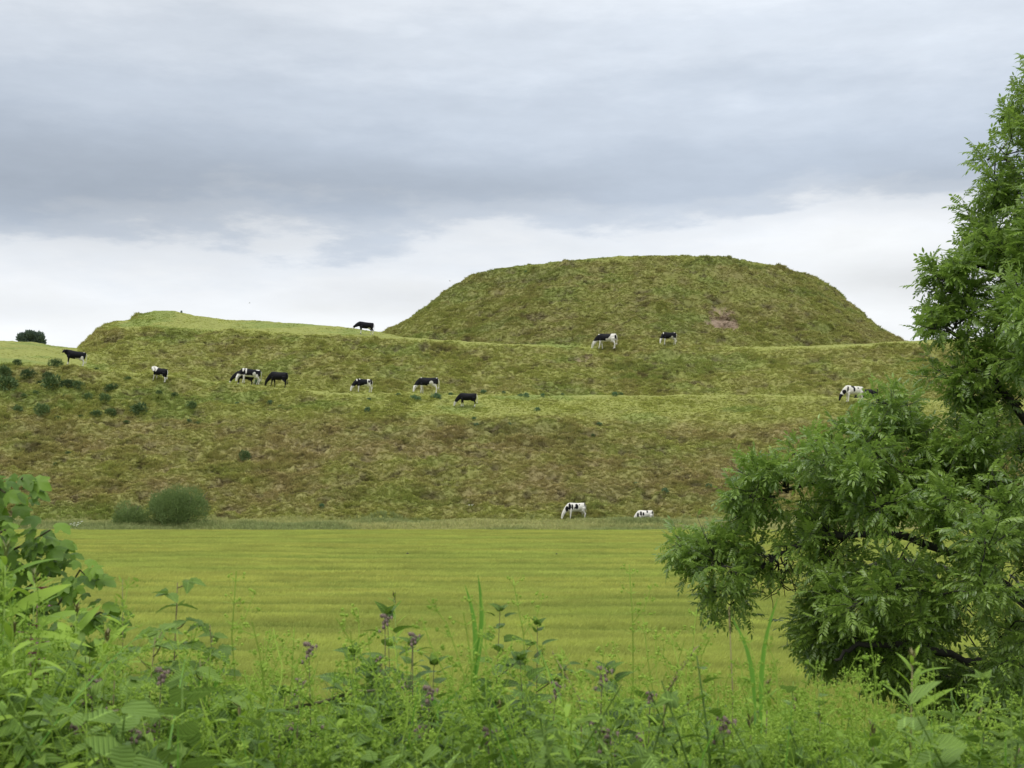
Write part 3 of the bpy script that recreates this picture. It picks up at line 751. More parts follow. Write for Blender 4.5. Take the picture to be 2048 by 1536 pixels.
def make_cow(px, py, hpx, head, base, patches, label, stride=.04, Y=None, white_leg=0.0, wl_hind=None, tail='w', flip=1, rz=0.0, hide_z=0.0, seed=0, face=None, earc=None, lenk=1.0):
    key = (head, round(stride, 2))
    if key not in POSES: POSES[key] = cow_pose(head, stride)
    me0, poll, hd = POSES[key]
    me = me0.copy(); me.name = 'cow_body'
    n = len(me.vertices); co = np.zeros(n * 3, np.float32); me.vertices.foreach_get('co', co); co = co.reshape(-1, 3)
    x, y, z = co.T.astype(float)
    wob = .10 * (fbm(x * 4 + seed * 9, z * 4 + y * 3, 200 + seed, 3) - .5)
    m = np.full(n, 1.0 if base == 'W' else 0.0)
    onleg = z < .56
    if white_leg: m[(z < white_leg + wob) & (x < 0)] = 1
    wh = white_leg if wl_hind is None else wl_hind
    if wh: m[(z < wh + wob) & (x > 0)] = 1
    for (cx_, cz_, rx, rz_, cl) in patches:
        q = ((x - cx_) / rx) ** 2 + ((z - cz_) / rz_) ** 2 + wob * 6
        m[(q < 1)] = 1.0 if cl == 'W' else 0.0
    if face:
        d = (co - np.array(poll)) @ np.array(hd)
        hm = (np.linalg.norm(co - (np.array(poll) + np.array(hd) * .2), axis=1) < .3) & (d > face[0])
        m[hm] = 1.0 if face[1] == 'W' else 0.0
    c4 = np.ones((n, 4), np.float32); c4[:, :3] = np.array(BLK)[None] * (1 - m[:, None]) + np.array(WHT)[None] * m[:, None]
    hoof = z < .05; c4[hoof, :3] = (.08, .07, .06)
    a = me.color_attributes.new('hide', 'FLOAT_COLOR', 'POINT'); a.data.foreach_set('color', c4.ravel())
    Yd = Y if Y else (find_Y(px, py, 100, 123) if py > 705 else find_Y(px, py, 126, 148))
    X = (px - CX) / F * Yd; s = hpx / F * Yd / 1.27
    e = .7 * s
    tilt = math.atan2(float(H0(X + e, Yd)) - float(H0(X - e, Yd)), 2 * e)
    rz = rz or (.45 * math.sin(seed * 2.3))
    root = empty('cow', (X, Yd, max(float(H0(X, Yd)), float(np.mean(Hd(X + np.array([-.6, 0, .6]), np.full(3, Yd)))) if hide_z == 0 else -99) - hide_z + .07)); root.rotation_euler = (0, -tilt, rz); root.scale = (s * lenk, s, s)
    tag(root, label, 'cow', 'young dairy cattle grazing on the hill')
    link(bpy.data.objects.new('body', me), root)
    hdv, pl = Vector(hd), Vector(poll); sdv = hdv.cross(Vector((0, 0, 1))).normalized(); bk = sdv.cross(hdv)
    for sg in (-1, 1):
        g = G(); M = frame(pl + sdv * sg * .09 + bk * .05 * (1 if bk.z > 0 or bk.x > 0 else -1), sdv * sg - hdv * .15)
        g.add([(-.05, .06, 0), (0, 0, .01), (.05, .06, 0), (.04, .14, -.01), (0, .19, -.02), (-.04, .14, -.01), (0, .09, -.03)], [(0, 1, 6), (1, 2, 6), (2, 3, 6), (3, 4, 6), (4, 5, 6), (5, 0, 6), (5, 4, 3, 2, 1, 0)], M)
        g.obj('ear', M_white if earc == 'W' else M_black, root)
    g = G(); g.tube([(.78, 0, 1.13), (.86, 0, 1.05), (.88, 0, .85), (.87, 0, .6), (.86, .01, .5)], [.03, .025, .02, .02, .018], 6)
    tl = g.obj('tail', M_white if tail == 'w' else M_black, root)
    g = G(); g.tube([(.86, .01, .52), (.865, .01, .42), (.86, .01, .3)], [.02, .045, .012], 6); g.obj('tail_tuft', M_white if tail == 'w' else M_black, tl)
    return root
B, Wt = 'B', 'W'
make_cow(148, 730, 31, 'up', B, [(.28, .60, .2, .10, Wt), (.52, .72, .12, .16, Wt), (.60, 1.27, .08, .05, Wt)], 'black calf with white hind legs standing head up at the left of the terrace', white_leg=.25, wl_hind=.68, stride=.03, seed=1)
make_cow(318, 743, 28, 'back', B, [(-.5, 1.1, .32, .26, Wt), (.3, .62, .2, .1, Wt)], 'small calf turning its white neck back to lick its own flank', white_leg=.6, wl_hind=.5, stride=.10, seed=2, Y=118.9)
make_cow(499, 762, 31, 'graze_side', B, [(-.62, 1.16, .07, .2, Wt), (-.38, 1.12, .06, .3, Wt), (.28, .83, .13, .2, Wt), (.55, 1.24, .17, .07, Wt), (.5, .65, .12, .2, Wt), (-.45, .62, .12, .1, Wt)], 'pied calf with white shoulder stripe and white legs grazing beside the all black one', white_leg=.72, wl_hind=.7, stride=.09, seed=3, face=(.2, Wt))
make_cow(487, 768, 28, 'graze', B, [], 'mostly hidden black calf lowering its head behind the pied striped calf', white_leg=.2, stride=.03, seed=4, face=(.28, Wt), Y=122.6)
make_cow(556, 776, 31, 'graze', B, [(.36, .58, .12, .06, Wt)], 'all black calf grazing on the terrace edge with only a pale udder', tail='b', stride=.12, seed=5)
make_cow(727, 780, 27, 'graze', B, [(.42, .95, .15, .5, Wt), (.45, 1.02, .11, .14, B), (-.7, 1.12, .06, .1, Wt), (-.42, 1.22, .05, .05, Wt), (.1, .58, .4, .1, Wt)], 'black calf with a white band over its hips on the lower terrace lip', white_leg=.55, wl_hind=.75, stride=.07, seed=6)
make_cow(856, 782, 32, 'graze_side', B, [(.32, .78, .16, .2, Wt), (-.56, 1.25, .05, .04, Wt), (.7, 1.24, .06, .04, Wt)], 'slim black calf with four white legs and a dark muzzle on the lower terrace lip', white_leg=.62, wl_hind=.72, stride=.06, seed=7)
make_cow(935, 816, 28, 'graze', B, [], 'black calf with a white face grazing lowest on the turf below the terrace', white_leg=.28, wl_hind=.28, stride=.06, seed=8, face=(.02, Wt), earc='W')
make_cow(731, 671, 25, 'low', B, [(.3, .62, .14, .08, Wt)], 'black calf with white muzzle grazing on the top bank against the sky', white_leg=.38, wl_hind=.42, stride=.09, seed=9, face=(.22, Wt))
make_cow(1213, 700, 31, 'graze', B, [(.62, 1.1, .24, .26, Wt), (.80, 1.0, .09, .16, B), (.42, .8, .2, .22, Wt), (-.66, 1.22, .07, .06, Wt)], 'black calf with white hindquarters grazing in front of the mound above the soil scrape', white_leg=.68, wl_hind=.85, stride=.12, seed=10)
make_cow(1338, 692, 26, 'graze_side', B, [(.3, .72, .14, .16, Wt), (-.7, 1.16, .05, .12, Wt), (.58, 1.26, .1, .05, Wt)], 'smaller black calf grazing at the base of the mound right of the white hipped one', white_leg=.62, wl_hind=.7, stride=.08, seed=11, lenk=.85)
make_cow(1706, 807, 34, 'graze', 'W', [(-.2, 1.18, .15, .1, B), (-.12, .98, .09, .2, B), (-.9, .72, .18, .18, B), (-.62, .98, .06, .2, B), (.25, 1.1, .08, .05, B), (.66, 1.05, .06, .06, B)], 'white cow with a few black patches grazing right, beside the ash tree', stride=.03, seed=12, face=(-.1, B), lenk=.92)
make_cow(1737, 802, 30, 'graze', B, [], 'black cow behind the white cow, half hidden by ash leaves', tail='b', stride=.05, seed=13, Y=121.6)
make_cow(1152, 1048, 34, 'graze', 'W', [(-.05, 1.0, .14, .2, B), (-.42, .95, .07, .22, B), (-.62, .98, .10, .24, B), (-.22, .88, .06, .1, B), (.74, 1.12, .09, .13, B), (.2, 1.12, .05, .05, B), (-.85, .8, .14, .2, B)], 'black blotched white calf grazing in long grass left of the other', stride=.08, seed=14, Y=100.0, lenk=.9)
make_cow(1290, 1052, 29, 'graze', 'W', [(-.45, 1.0, .1, .2, B), (-.2, .95, .09, .15, B), (.2, 1.14, .09, .1, B), (.74, 1.08, .1, .12, B), (-.75, .85, .1, .2, B)], 'white calf with its head sunk in the long grass, right of the other white calf', stride=.05, seed=15, Y=99.3, lenk=.85, hide_z=.12)

# ------------------------------------------------------------------ birds
M_bird = plain_mat('dark_feathers', (.02, .02, .03), (.05, .05, .06), .6, 30)
def bird(px, py, Yd, s, label, mat):
    root = empty('bird', P(px, py, Yd), random.uniform(-.6, .6)); root.scale = (s, s, s); tag(root, label, 'bird', 'small flying birds')
    g = G(); loft(g, [((-.5 + .1 * i, 0, 0), .12 * math.sin(math.pi * (i + .4) / 10.6), .12 * math.sin(math.pi * (i + .4) / 10.6), (1, 0, 0)) for i in range(11)], 8); g.obj('body', mat, root)
    for sg in (-1, 1):
        g = G(); v = [(-.25, 0, .05), (.12, 0, .05), (-.05, .55 * sg, .3), (.12, .5 * sg, .28), (.35, 1.15 * sg, .12), (0, .2 * sg, .02)]
        g.add(v, [(0, 1, 3, 2), (2, 3, 4), (0, 2, 5), (1, 5, 3)]); g.obj('wing', mat, root)
    g = G(); g.add([(.4, .04, 0), (.4, -.04, 0), (.85, -.18, 0), (.55, 0, .01), (.85, .18, 0)], [(0, 1, 3), (1, 2, 3), (0, 3, 4)]); g.obj('tail', mat, root)
bird(815, 1107, 60, .14, 'dark swallow skimming the barley on the left', M_bird)
bird(1113, 1108, 60, .13, 'dark swallow skimming the barley below the blotched calf', M_bird)
M_gull = plain_mat('pale_feathers', (.4, .4, .42), (.6, .6, .6), .6, 30)
bird(499, 606, 150, .22, 'tiny pale bird in the sky above the left hill', M_gull)
bird(900, 562, 150, .24, 'pale bird close to the left shoulder of the mound', M_gull)

# ------------------------------------------------------------------ leaf shapes
def leaf_geo(L, W, n=5, kind='ovate', fold=.18, droop=.2, serr=0.0, pleat=0.0):
    vs = []; fs = []
    for i in range(n + 1):
        t = i / n
        if kind == 'ovate': wv = math.sin(math.pi * min(1, t) ** .75) ** .8
        elif kind == 'heart': wv = math.sin(math.pi * (.12 + .88 * t) ** .62) ** .9 if t < 1 else 0
        elif kind == 'lance': wv = math.sin(math.pi * t ** .85) ** .75
        else: wv = (1 - t) ** .5 * min(1, .4 + 3 * t)      # blade
        if i == 0 and kind not in ('heart', 'blade'): wv = .04
        if i == n: wv = .02
        if serr and 0 < i < n: wv *= 1 + (serr if i % 2 else -serr)
        wv *= W / 2; z = -droop * L * t * t; e = fold * wv + (pleat * L if i % 2 else 0)
        vs += [(-wv, L * t, z + e), (0, L * t, z), (wv, L * t, z + e)]
    for i in range(n):
        a = 3 * i; fs += [(a, a + 1, a + 4, a + 3), (a + 1, a + 2, a + 5, a + 4)]
    return vs, fs
def palm_geo(s):
    """five lobed sycamore leaf, stalk end at the origin, along +Y"""
    pts = []; lobes = [(-140, .50), (-118, .64), (-98, .56), (-72, .88), (-58, .82), (-42, .66), (-24, .80), (-10, .96), (0, 1.06), (10, .96), (24, .80), (42, .66), (58, .82), (72, .88), (98, .56), (118, .64), (140, .50)]
    vs = [(0, .36 * s, .0)]
    for a, r_ in lobes:
        vs.append((math.sin(R(a)) * r_ * .62 * s, (.36 + math.cos(R(a)) * r_ * .62) * s, -.26 * s * r_ * r_ + (.07 * s if r_ < .7 else 0)))
    vs.append((0, .02 * s, .0)); n = len(vs) - 1
    return vs, [(0, i + 1, i) for i in range(1, n)] + [(0, 1, n)]

# ------------------------------------------------------------------ ash tree
M_ash = leaf_mat('ash_leaf', srgb(58, 86, 32), srgb(134, 160, 68), .33, .4, .7, 6.0)
M_ashbark = plain_mat('ash_bark', (.022, .02, .015), (.055, .05, .038), .85, 9, .6)
def ash_leaf_mesh(seed):
    r = random.Random(seed); g = G(); L = .25; dr = r.uniform(.1, .45)
    def pt(t): return Vector((0, L * t, -dr * L * t * t))
    g.tube([pt(0), pt(.5), pt(1)], [.0022, .0018, .0012], 3)
    for k in range(5):
        t = .3 + .145 * k
        for sg in (-1, 1):
            d = Vector((sg, .55 + r.uniform(-.15, .15), -.25 + r.uniform(-.25, .2))); vs, fs = leaf_geo(.088 * r.uniform(.85, 1.15) * (1 - .06 * abs(k - 2)), .032, 3, 'lance', .22, r.uniform(.1, .4))
            g.add(vs, fs, frame(pt(t), d, Vector((r.uniform(-.3, .3), -.2, 1)).normalized()))
    vs, fs = leaf_geo(.10, .038, 3, 'lance', .25, .2); g.add(vs, fs, frame(pt(1), Vector((0, 1, -dr))))
    return g.mesh('ash_leaf', M_ash, False)
ash_meshes = [ash_leaf_mesh(300 + i) for i in range(6)]
ash_coll = variants('ash_leaf', ash_meshes)
OUT = [(2048, 130), (2036, 190), (2010, 232), (1990, 255), (1972, 295), (1950, 335), (1985, 365), (1958, 405), (1932, 432), (1940, 470), (1922, 505), (1885, 535), (1850, 560), (1880, 585), (1905, 600), (1880, 622),
       (1838, 648), (1850, 662), (1900, 675), (1908, 705), (1882, 730), (1858, 758), (1885, 790), (1905, 835), (1890, 862), (1858, 835), (1830, 805), (1790, 778), (1755, 795), (1715, 835), (1660, 858),
       (1600, 885), (1560, 912), (1495, 922), (1478, 940), (1505, 965), (1450, 992), (1455, 1030), (1470, 1055), (1410, 1068), (1335, 1088), (1330, 1118), (1385, 1140), (1400, 1165), (1372, 1200),
       (1435, 1228), (1492, 1205), (1525, 1160), (1570, 1118), (1615, 1130), (1590, 1195), (1585, 1240), (1605, 1285), (1630, 1340), (1690, 1325), (1730, 1352), (1775, 1385), (1830, 1410), (1860, 1480), (1880, 1600),
       (2300, 1640), (2650, 1500), (2850, 1150), (2800, 750), (2620, 420), (2400, 170), (2220, 60), (2120, 70)]
poly = np.array(OUT, float)
def inside(px, py):
    x1, y1 = poly.T; x2, y2 = np.roll(poly, -1, 0).T; c = False
    hit = ((y1 > py) != (y2 > py)) & (px < (x2 - x1) * (py - y1) / (y2 - y1 + 1e-9) + x1)
    return hit.sum() % 2 == 1
def edge_dist(px, py):
    a = poly; b = np.roll(poly, -1, 0); d = b - a; t = np.clip(((px - a[:, 0]) * d[:, 0] + (py - a[:, 1]) * d[:, 1]) / (d ** 2).sum(1), 0, 1)
    return np.hypot(a[:, 0] + d[:, 0] * t - px, a[:, 1] + d[:, 1] * t - py).min()
TY = 15.0
tb = P(2225, 1689, TY)
ash = empty('ash_tree', (tb.x, TY, 0)); tag(ash, 'large ash tree with drooping feathery branches filling the right edge', 'tree')
org = Vector(ash.location)
trunk_px = [(2225, 1720), (2222, 1500), (2212, 1250), (2196, 950), (2180, 650), (2160, 400), (2140, 200)]
g = G(); g.tube([P(a, b_, TY) - org for a, b_ in trunk_px], [.34, .27, .23, .18, .12, .07, .03], 12); g.obj('trunk', M_ashbark, ash)
LIMBS = [[(2218, 1380, 15), (2050, 1200, 14.3), (1850, 1085, 13.9), (1700, 1070, 13.8), (1590, 1096, 13.8), (1500, 1150, 13.8), (1420, 1190, 13.8)],
         [(2212, 1280, 15), (2020, 1030, 14.6), (1850, 955, 14.4), (1690, 960, 14.2), (1560, 980, 13.9)],
         [(2205, 1100, 15), (2060, 860, 14.6), (1960, 720, 14.3), (1890, 655, 14.2)],
         [(2195, 850, 15), (2060, 610, 14.8), (1960, 530, 14.8), (1900, 555, 14.7)],
         [(2222, 1480, 15), (2020, 1350, 13.8), (1850, 1300, 13.3), (1720, 1290, 13.2), (1670, 1320, 13.2)],
         [(2210, 1220, 15), (1990, 960, 15.6), (1880, 880, 15.9), (1800, 810, 16)],
         [(2190, 780, 15), (2090, 480, 15), (2020, 330, 15), (1975, 320, 15)],
         [(2215, 1330, 15), (2000, 1180, 16.6), (1800, 1120, 17.4), (1650, 1160, 17.6)],
         [(2200, 1000, 15), (2400, 750, 15), (2600, 650, 15)], [(2215, 1300, 15), (2450, 1100, 15.5), (2700, 1050, 15.5)],
         [(2205, 1100, 15), (2250, 850, 18), (2300, 700, 19)], [(2218, 1400, 15), (2400, 1300, 13), (2600, 1350, 12)], [(2190, 800, 15), (2350, 500, 15), (2450, 400, 15)],
         [(2218, 1390, 15), (2120, 1250, 18), (2020, 1150, 19.3)], [(2170, 500, 15), (2100, 300, 15), (2075, 200, 15)]]
limb_pts = []
for L in LIMBS:
    ps = [P(*q) for q in L]
    # catmull resample with slight kinks
    pts = []
    for i in range(len(ps) - 1):
        p0, p1, p2, p3 = ps[max(i - 1, 0)], ps[i], ps[i + 1], ps[min(i + 2, len(ps) - 1)]
        for k in range(6):
            t = k / 6; q = .5 * ((2 * p1) + (p2 - p0) * t + (2 * p0 - 5 * p1 + 4 * p2 - p3) * t * t + (3 * p1 - p0 - 3 * p2 + p3) * t ** 3)
            pts.append(q + Vector([random.gauss(0, .014) for _ in range(3)]))
    pts.append(ps[-1]); n = len(pts); rad = [.048 * (1 - i / n) ** .8 + .010 for i in range(n)]
    g = G(); g.tube([p - org for p in pts], rad, 8); g.obj('branch', M_ashbark, ash); limb_pts += pts[2:]
limb_np = np.array([tuple(p) for p in limb_pts])
tw = G(); leaves = []
def add_spray(c, size, nt_, dirv, leaf_s=1.0):
    for k in range(nt_):
        d = (dirv + Vector((random.gauss(0, .55), random.gauss(0, .55), random.gauss(.1, .4)))).normalized()
        L = size * random.uniform(.6, 1.15); a0 = c - dirv * size * .4
        sag = random.uniform(-.12, .25)
        ps = [a0 + d * L * t + Vector((0, 0, -sag * L * t * t + .12 * L * t ** 3)) for t in (0, .33, .66, 1)]
        tw.tube([p - org for p in ps], [.007, .005, .004, .002], 3)
        nl = random.randint(6, 10); a = random.uniform(0, 6.28)
        for j in range(nl):
            t = .25 + .75 * (j + random.random() * .5) / nl; i = min(2, int(t * 3)); p = ps[i].lerp(ps[i + 1], t * 3 - i)
            a += 1.57 + random.uniform(-.4, .4); u = d.orthogonal().normalized(); v_ = d.cross(u)
            ld = (d * random.uniform(.4, .9) + (u * math.cos(a) + v_ * math.sin(a)) * .8 + Vector((0, 0, -.1))).normalized()
            leaves.append((p, ld, leaf_s * random.uniform(.7, 1.1)))
centre = P(2200, 900, TY)
ntarget = 0; tries = 0
sprays = []
while ntarget < 600 and tries < 20000:
    tries += 1
    px, py = random.uniform(1320, 2860), random.uniform(60, 1620)
    if px > 2120 and random.random() < .55: continue
    if not inside(px, py): continue
    ed = edge_dist(px, py)
    if ed < 14: continue
    if ed > 60 and random.random() < .25: continue
    if px < 2100 and not (1640 < px < 1990 and 850 < py < 1020) and fbm(px / 95., py / 42., 401, 2) < (.47 if py < 1180 else .41): continue        # gaps between the boughs
    s = min(3.2, ed / 75.0)
    Yd = TY - 1.3 * float(np.clip((2150 - px) / 650, 0, 1)) + random.uniform(-s, s * .6) if ed > 40 else TY - 1.3 * float(np.clip((2150 - px) / 650, 0, 1)) + random.uniform(-s, s)
    sprays.append((px, py, float(Yd), ed)); ntarget += 1
# make sure that the outline itself carries sprays
for i in range(1, 58):
    a, b_ = poly[i - 1], poly[i]; n_ = max(1, int(np.hypot(*(b_ - a)) / 26))
    for k in range(n_):
        if random.random() < .3: continue
        q = a + np.random.RandomState(i * 31 + k).normal(0, 9, 2) + (b_ - a) * (k + .5) / n_; nrm = np.array([-(b_ - a)[1], (b_ - a)[0]]); nrm = nrm / (np.linalg.norm(nrm) + 1e-9)
        for sg in (1, -1):
            w_ = q + nrm * sg * random.uniform(6, 46)
            if inside(*w_): sprays.append((w_[0], w_[1], TY - 1.3 * float(np.clip((2150 - w_[0]) / 650, 0, 1)) + random.uniform(-.5, .5), 22)); break
sprays.sort(key=lambda q: ((limb_np - np.array(P(*q[:3]))) ** 2).sum(1).min())
for px, py, Yd, ed in sprays:
    c = P(px, py, Yd)
    dd = ((limb_np - np.array(c)) ** 2).sum(1); j = int(np.argmin(dd)); lp = Vector(limb_np[j]); dist = math.sqrt(dd[j])
    out_ = (c - lp); out_ = out_.normalized() if dist > .05 else Vector((-1, 0, .2))
    out_ = (out_ + (c - centre).normalized() * .7 + Vector((0, 0, .1))).normalized()
    if dist > .2:
        mid = lp.lerp(c, .5) + Vector((random.gauss(0, .08), random.gauss(0, .08), .12 * dist))
        q = [lp, lp.lerp(mid, .6) + Vector((0, 0, .03)), mid, c]; r0 = min(.016, .007 + .006 * dist)
        tw.tube([v_ - org for v_ in q], [r0, r0 * .8, r0 * .6, .006], 5)
    limb_np = np.vstack([limb_np, np.array(c)[None]])
    edge = ed < 30
    add_spray(c, random.uniform(.2, .42) if edge else .44, 4 if edge else 7, out_, .72 if edge else .76)
# bare curling twigs in the gap under the lowest bough
for k in range(16):
    p = P(random.uniform(1525, 1590), random.uniform(1105, 1150), 13.8 + random.uniform(-.2, .2)); ps = [p - org]; d = Vector((random.uniform(-.4, .6), 0, -1)).normalized()
    for j in range(7):
        d = (d + Vector((random.gauss(0, .45), random.gauss(0, .3), random.gauss(0, .3)))).normalized(); p = p + d * .075; ps.append(p - org)
    tw.tube(ps, [.010 - .001 * j for j in range(8)], 4)
twigs = tw.obj('twigs', M_ashbark, ash); twigs['kind'] = 'stuff'
lp_ = np.array([tuple(p) for p, _, _ in leaves])
# the 300 leaves that show largest are parts; the others are one mass
inview = (lp_[:, 0] / lp_[:, 1] < .393) & (lp_[:, 1] < 14.6)
score = np.where(inview, lp_[:, 1], 99); order = np.argsort(score)[:300]; single = set(order.tolist())
pts_, rots_, scl_ = [], [], []
for i, (p, d, s) in enumerate(leaves):
    M = frame(p - org, d, Vector((random.gauss(0, .35), random.gauss(0, .35), 1)).normalized())
    if i in single:
        o = bpy.data.objects.new('leaf', ash_meshes[i % 6]); COL.objects.link(o); o.parent = ash; o.matrix_local = M @ Matrix.Scale(s, 4)
    else:
        pts_.append(tuple(p - org)); rots_.append(tuple(M.to_euler())); scl_.append(s)
fo = scatter('foliage', pts_, rots_, scl_, None, ash_coll, None, None, ash)

# ------------------------------------------------------------------ foreground plants on the bank
M_syc = leaf_mat('sycamore_leaf', srgb(50, 80, 24), srgb(112, 142, 44), .48, .3, .3, 30)
M_will = leaf_mat('willowherb_leaf', srgb(74, 108, 32), srgb(136, 164, 54), .5, .3, .25, 20)
M_rasp = leaf_mat('raspberry_leaf', srgb(70, 100, 36), srgb(122, 150, 66), .55, .22, .25, 22, 700)
M_ovate = leaf_mat('broad_leaf', srgb(48, 78, 24), srgb(108, 138, 48), .42, .22, .35, 16, 520)
M_nett = leaf_mat('nettle_leaf', srgb(64, 92, 34), srgb(114, 140, 58), .6, .22, .2, 24, 600)
M_clv = leaf_mat('cleavers_leaf', srgb(110, 142, 50), srgb(158, 182, 80), .65, .35, .12, 30)
M_bead = leaf_mat('cleavers_fruit', srgb(150, 172, 90), srgb(190, 204, 130), .6, .3, .1, 30)
M_blade = leaf_mat('grass_blade', srgb(78, 124, 42), srgb(112, 156, 56), .45, .4, .35, 12)
M_reds = plain_mat('reddish_stem', srgb(120, 92, 60), srgb(108, 128, 66), .6, 6)
M_brst = plain_mat('brown_stem', srgb(74, 62, 44), srgb(92, 98, 54), .8, 10)
M_head = plain_mat('faded_purple_head', srgb(98, 78, 76), srgb(150, 134, 118), .9, 60)
M_pink = plain_mat('pink_petals', srgb(172, 60, 140), srgb(205, 110, 175), .6, 40)
M_dry = plain_mat('dry_seed_head', srgb(120, 108, 76), srgb(150, 138, 98), .9, 30)

def lmesh(name, mat, *geo):
    g = G(); g.add(*geo); return g.mesh(name, mat, True)
LM = dict(
    will=[lmesh('leaf', M_will, *leaf_geo(.12, .022, 6, 'lance', .3, q)) for q in (.15, .35, .6)],
    willg=[lmesh('leaf', M_will, *leaf_geo(.15, .030, 6, 'lance', .25, q)) for q in (.25, .5, .7)],
    rasp=[lmesh('leaf', M_rasp, *leaf_geo(.10, .068, 8, 'ovate', .22, q, .10, .012)) for q in (.1, .3, .5)],
    ovate=[lmesh('leaf', M_ovate, *leaf_geo(.095, .055, 6, 'heart', .22, q)) for q in (.15, .4, .6)],
    nett=[lmesh('leaf', M_nett, *leaf_geo(.085, .045, 8, 'heart', .25, q, .13, .006)) for q in (.3, .6, .8)],
    syc=[lmesh('leaf', M_syc, *palm_geo(q)) for q in (.10, .085, .12)],
    blade=[lmesh('leaf', M_blade, *leaf_geo(.5, .018, 7, 'blade', .4, q)) for q in (.02, .06)])

def plant(name, label, cat, pts, smat, r0=.004, group=None):
    """pts from base to top; returns the Empty at the base, and a sampler along the stem"""
    root = empty(name, pts[0]); tag(root, label, cat, group); o = pts[0]
    g = G(); n = len(pts); g.tube([p - o for p in pts], [r0 * (1 - .65 * i / (n - 1)) for i in range(n)], 6); g.obj('stem', smat, root)
    def at(t):
        u = t * (n - 1); i = min(n - 2, int(u)); q = pts[i].lerp(pts[i + 1], u - i) - o; return q, (pts[i + 1] - pts[i]).normalized()
    return root, at
def put(root, mesh, pos, d, s=1.0, up=None, name='leaf'):
    o = bpy.data.objects.new(name, mesh); COL.objects.link(o); o.parent = root
    upv = up or Vector((random.gauss(0, .25), random.gauss(0, .25) - .25, 1)).normalized()
    o.matrix_local = frame(pos, d, upv) @ Matrix.Scale(s, 4); return o
def stem_pts(px, py, Yd, lean=0.0, depth=0.0, n=6, z_base=None):
    top = P(px, py, Yd); zb = float(bank(0, Yd)) if z_base is None else z_base
    base = Vector((top.x - lean, Yd + depth, zb)); out_ = []
    for i in range(n):
        t = i / (n - 1); p = base.lerp(top, t); p.x += lean * (t * t - t) * .6 + random.gauss(0, .004); out_.append(p)
    out_[-1] = top
    return out_
def willowherb(px, py, Yd, label, lean=.03, big=1.0, start=.35, nl=22, mesh='will', red=True, tip=True, group='willowherb stems'):
    pts = stem_pts(px, py, Yd, lean); root, at = plant('willowherb', label, 'wildflower', pts, M_reds if red else M_stem, .0045 * big, group)
    a = random.uniform(0, 6.28); start = .45 + .5 * start
    for k in range(nl):
        t = start + (1 - start) * (k + .5) / nl; q, d = at(t); a += 2.4; o1 = d.orthogonal().normalized(); o2 = d.cross(o1)
        rad = o1 * math.cos(a) + o2 * math.sin(a); up = .25 + 1.3 * max(0, t - .82) / .18
        put(root, random.choice(LM[mesh]), q, rad + d * up, big * random.uniform(.8, 1.1) * (1 - .7 * max(0, (t - .88) / .12)))
    if tip:
        g = G()
        for k in range(16):
            q, d = at(1); aa = random.uniform(0, 6.28); g.add(*leaf_geo(.022 * big, .006, 2, 'lance', .2, .0), frame(q - d * random.uniform(0, .03), Vector((math.cos(aa) * .5, math.sin(aa) * .5, 1))))
        bd = g.obj('bud_cluster', M_reds, root)
    return root
def leafy_plant(name, px, py, Yd, label, cat, mesh, stemmat, nn=9, start=.3, s=1.0, lean=.02, opp=True, pet=.02, group=None, up=.2, r0=.004):
    pts = stem_pts(px, py, Yd, lean); root, at = plant(name, label, cat, pts, stemmat, r0 * .65, group); a = random.uniform(0, 3); start = .5 + .42 * start; nn += 5; s *= .86
    for k in range(nn):
        t = start + (1 - start) * (k + .5) / nn; q, d = at(t); a += 1.57 + random.uniform(-.2, .2); o1 = d.orthogonal().normalized(); o2 = d.cross(o1)
        for sg in ((1, -1) if opp else (1,)):
            rad = (o1 * math.cos(a) + o2 * math.sin(a)) * sg; dv = rad + d * (up + .8 * max(0, t - .85) / .15) + Vector((0, 0, random.uniform(-.3, .2)))
            put(root, random.choice(LM[mesh]), q + rad * pet * s, dv, s * random.uniform(.8, 1.12) * (1 - .5 * max(0, (t - .85) / .15)))
    if mesh == 'ovate':
        for sh in range(3):
            q0, d = at(.66 + .1 * sh); a += 2.1; sd2 = Vector((math.cos(a), math.sin(a) * .6, .75)).normalized(); e = q0 + sd2 * random.uniform(.10, .16)
            g = G(); g.tube([q0, q0.lerp(e, .5) + Vector((0, 0, -.008)), e], [.0018, .0015, .001], 4); g.obj('side_shoot', stemmat, root)
            for j in range(7):
                qq = q0.lerp(e, .3 + .7 * (j // 2) / 3); aa = a + (1.5 if j % 2 else -1.5) + random.uniform(-.6, .6)
                put(root, random.choice(LM[mesh]), qq, Vector((math.cos(aa), math.sin(aa), .25)) + sd2 * .5, s * random.uniform(.55, .85))
    q, d = at(1)
    for k in range(4): a += 1.6; put(root, random.choice(LM[mesh]), q, d * 1.2 + Vector((math.cos(a), math.sin(a), 0)), s * .5)
    return root, at
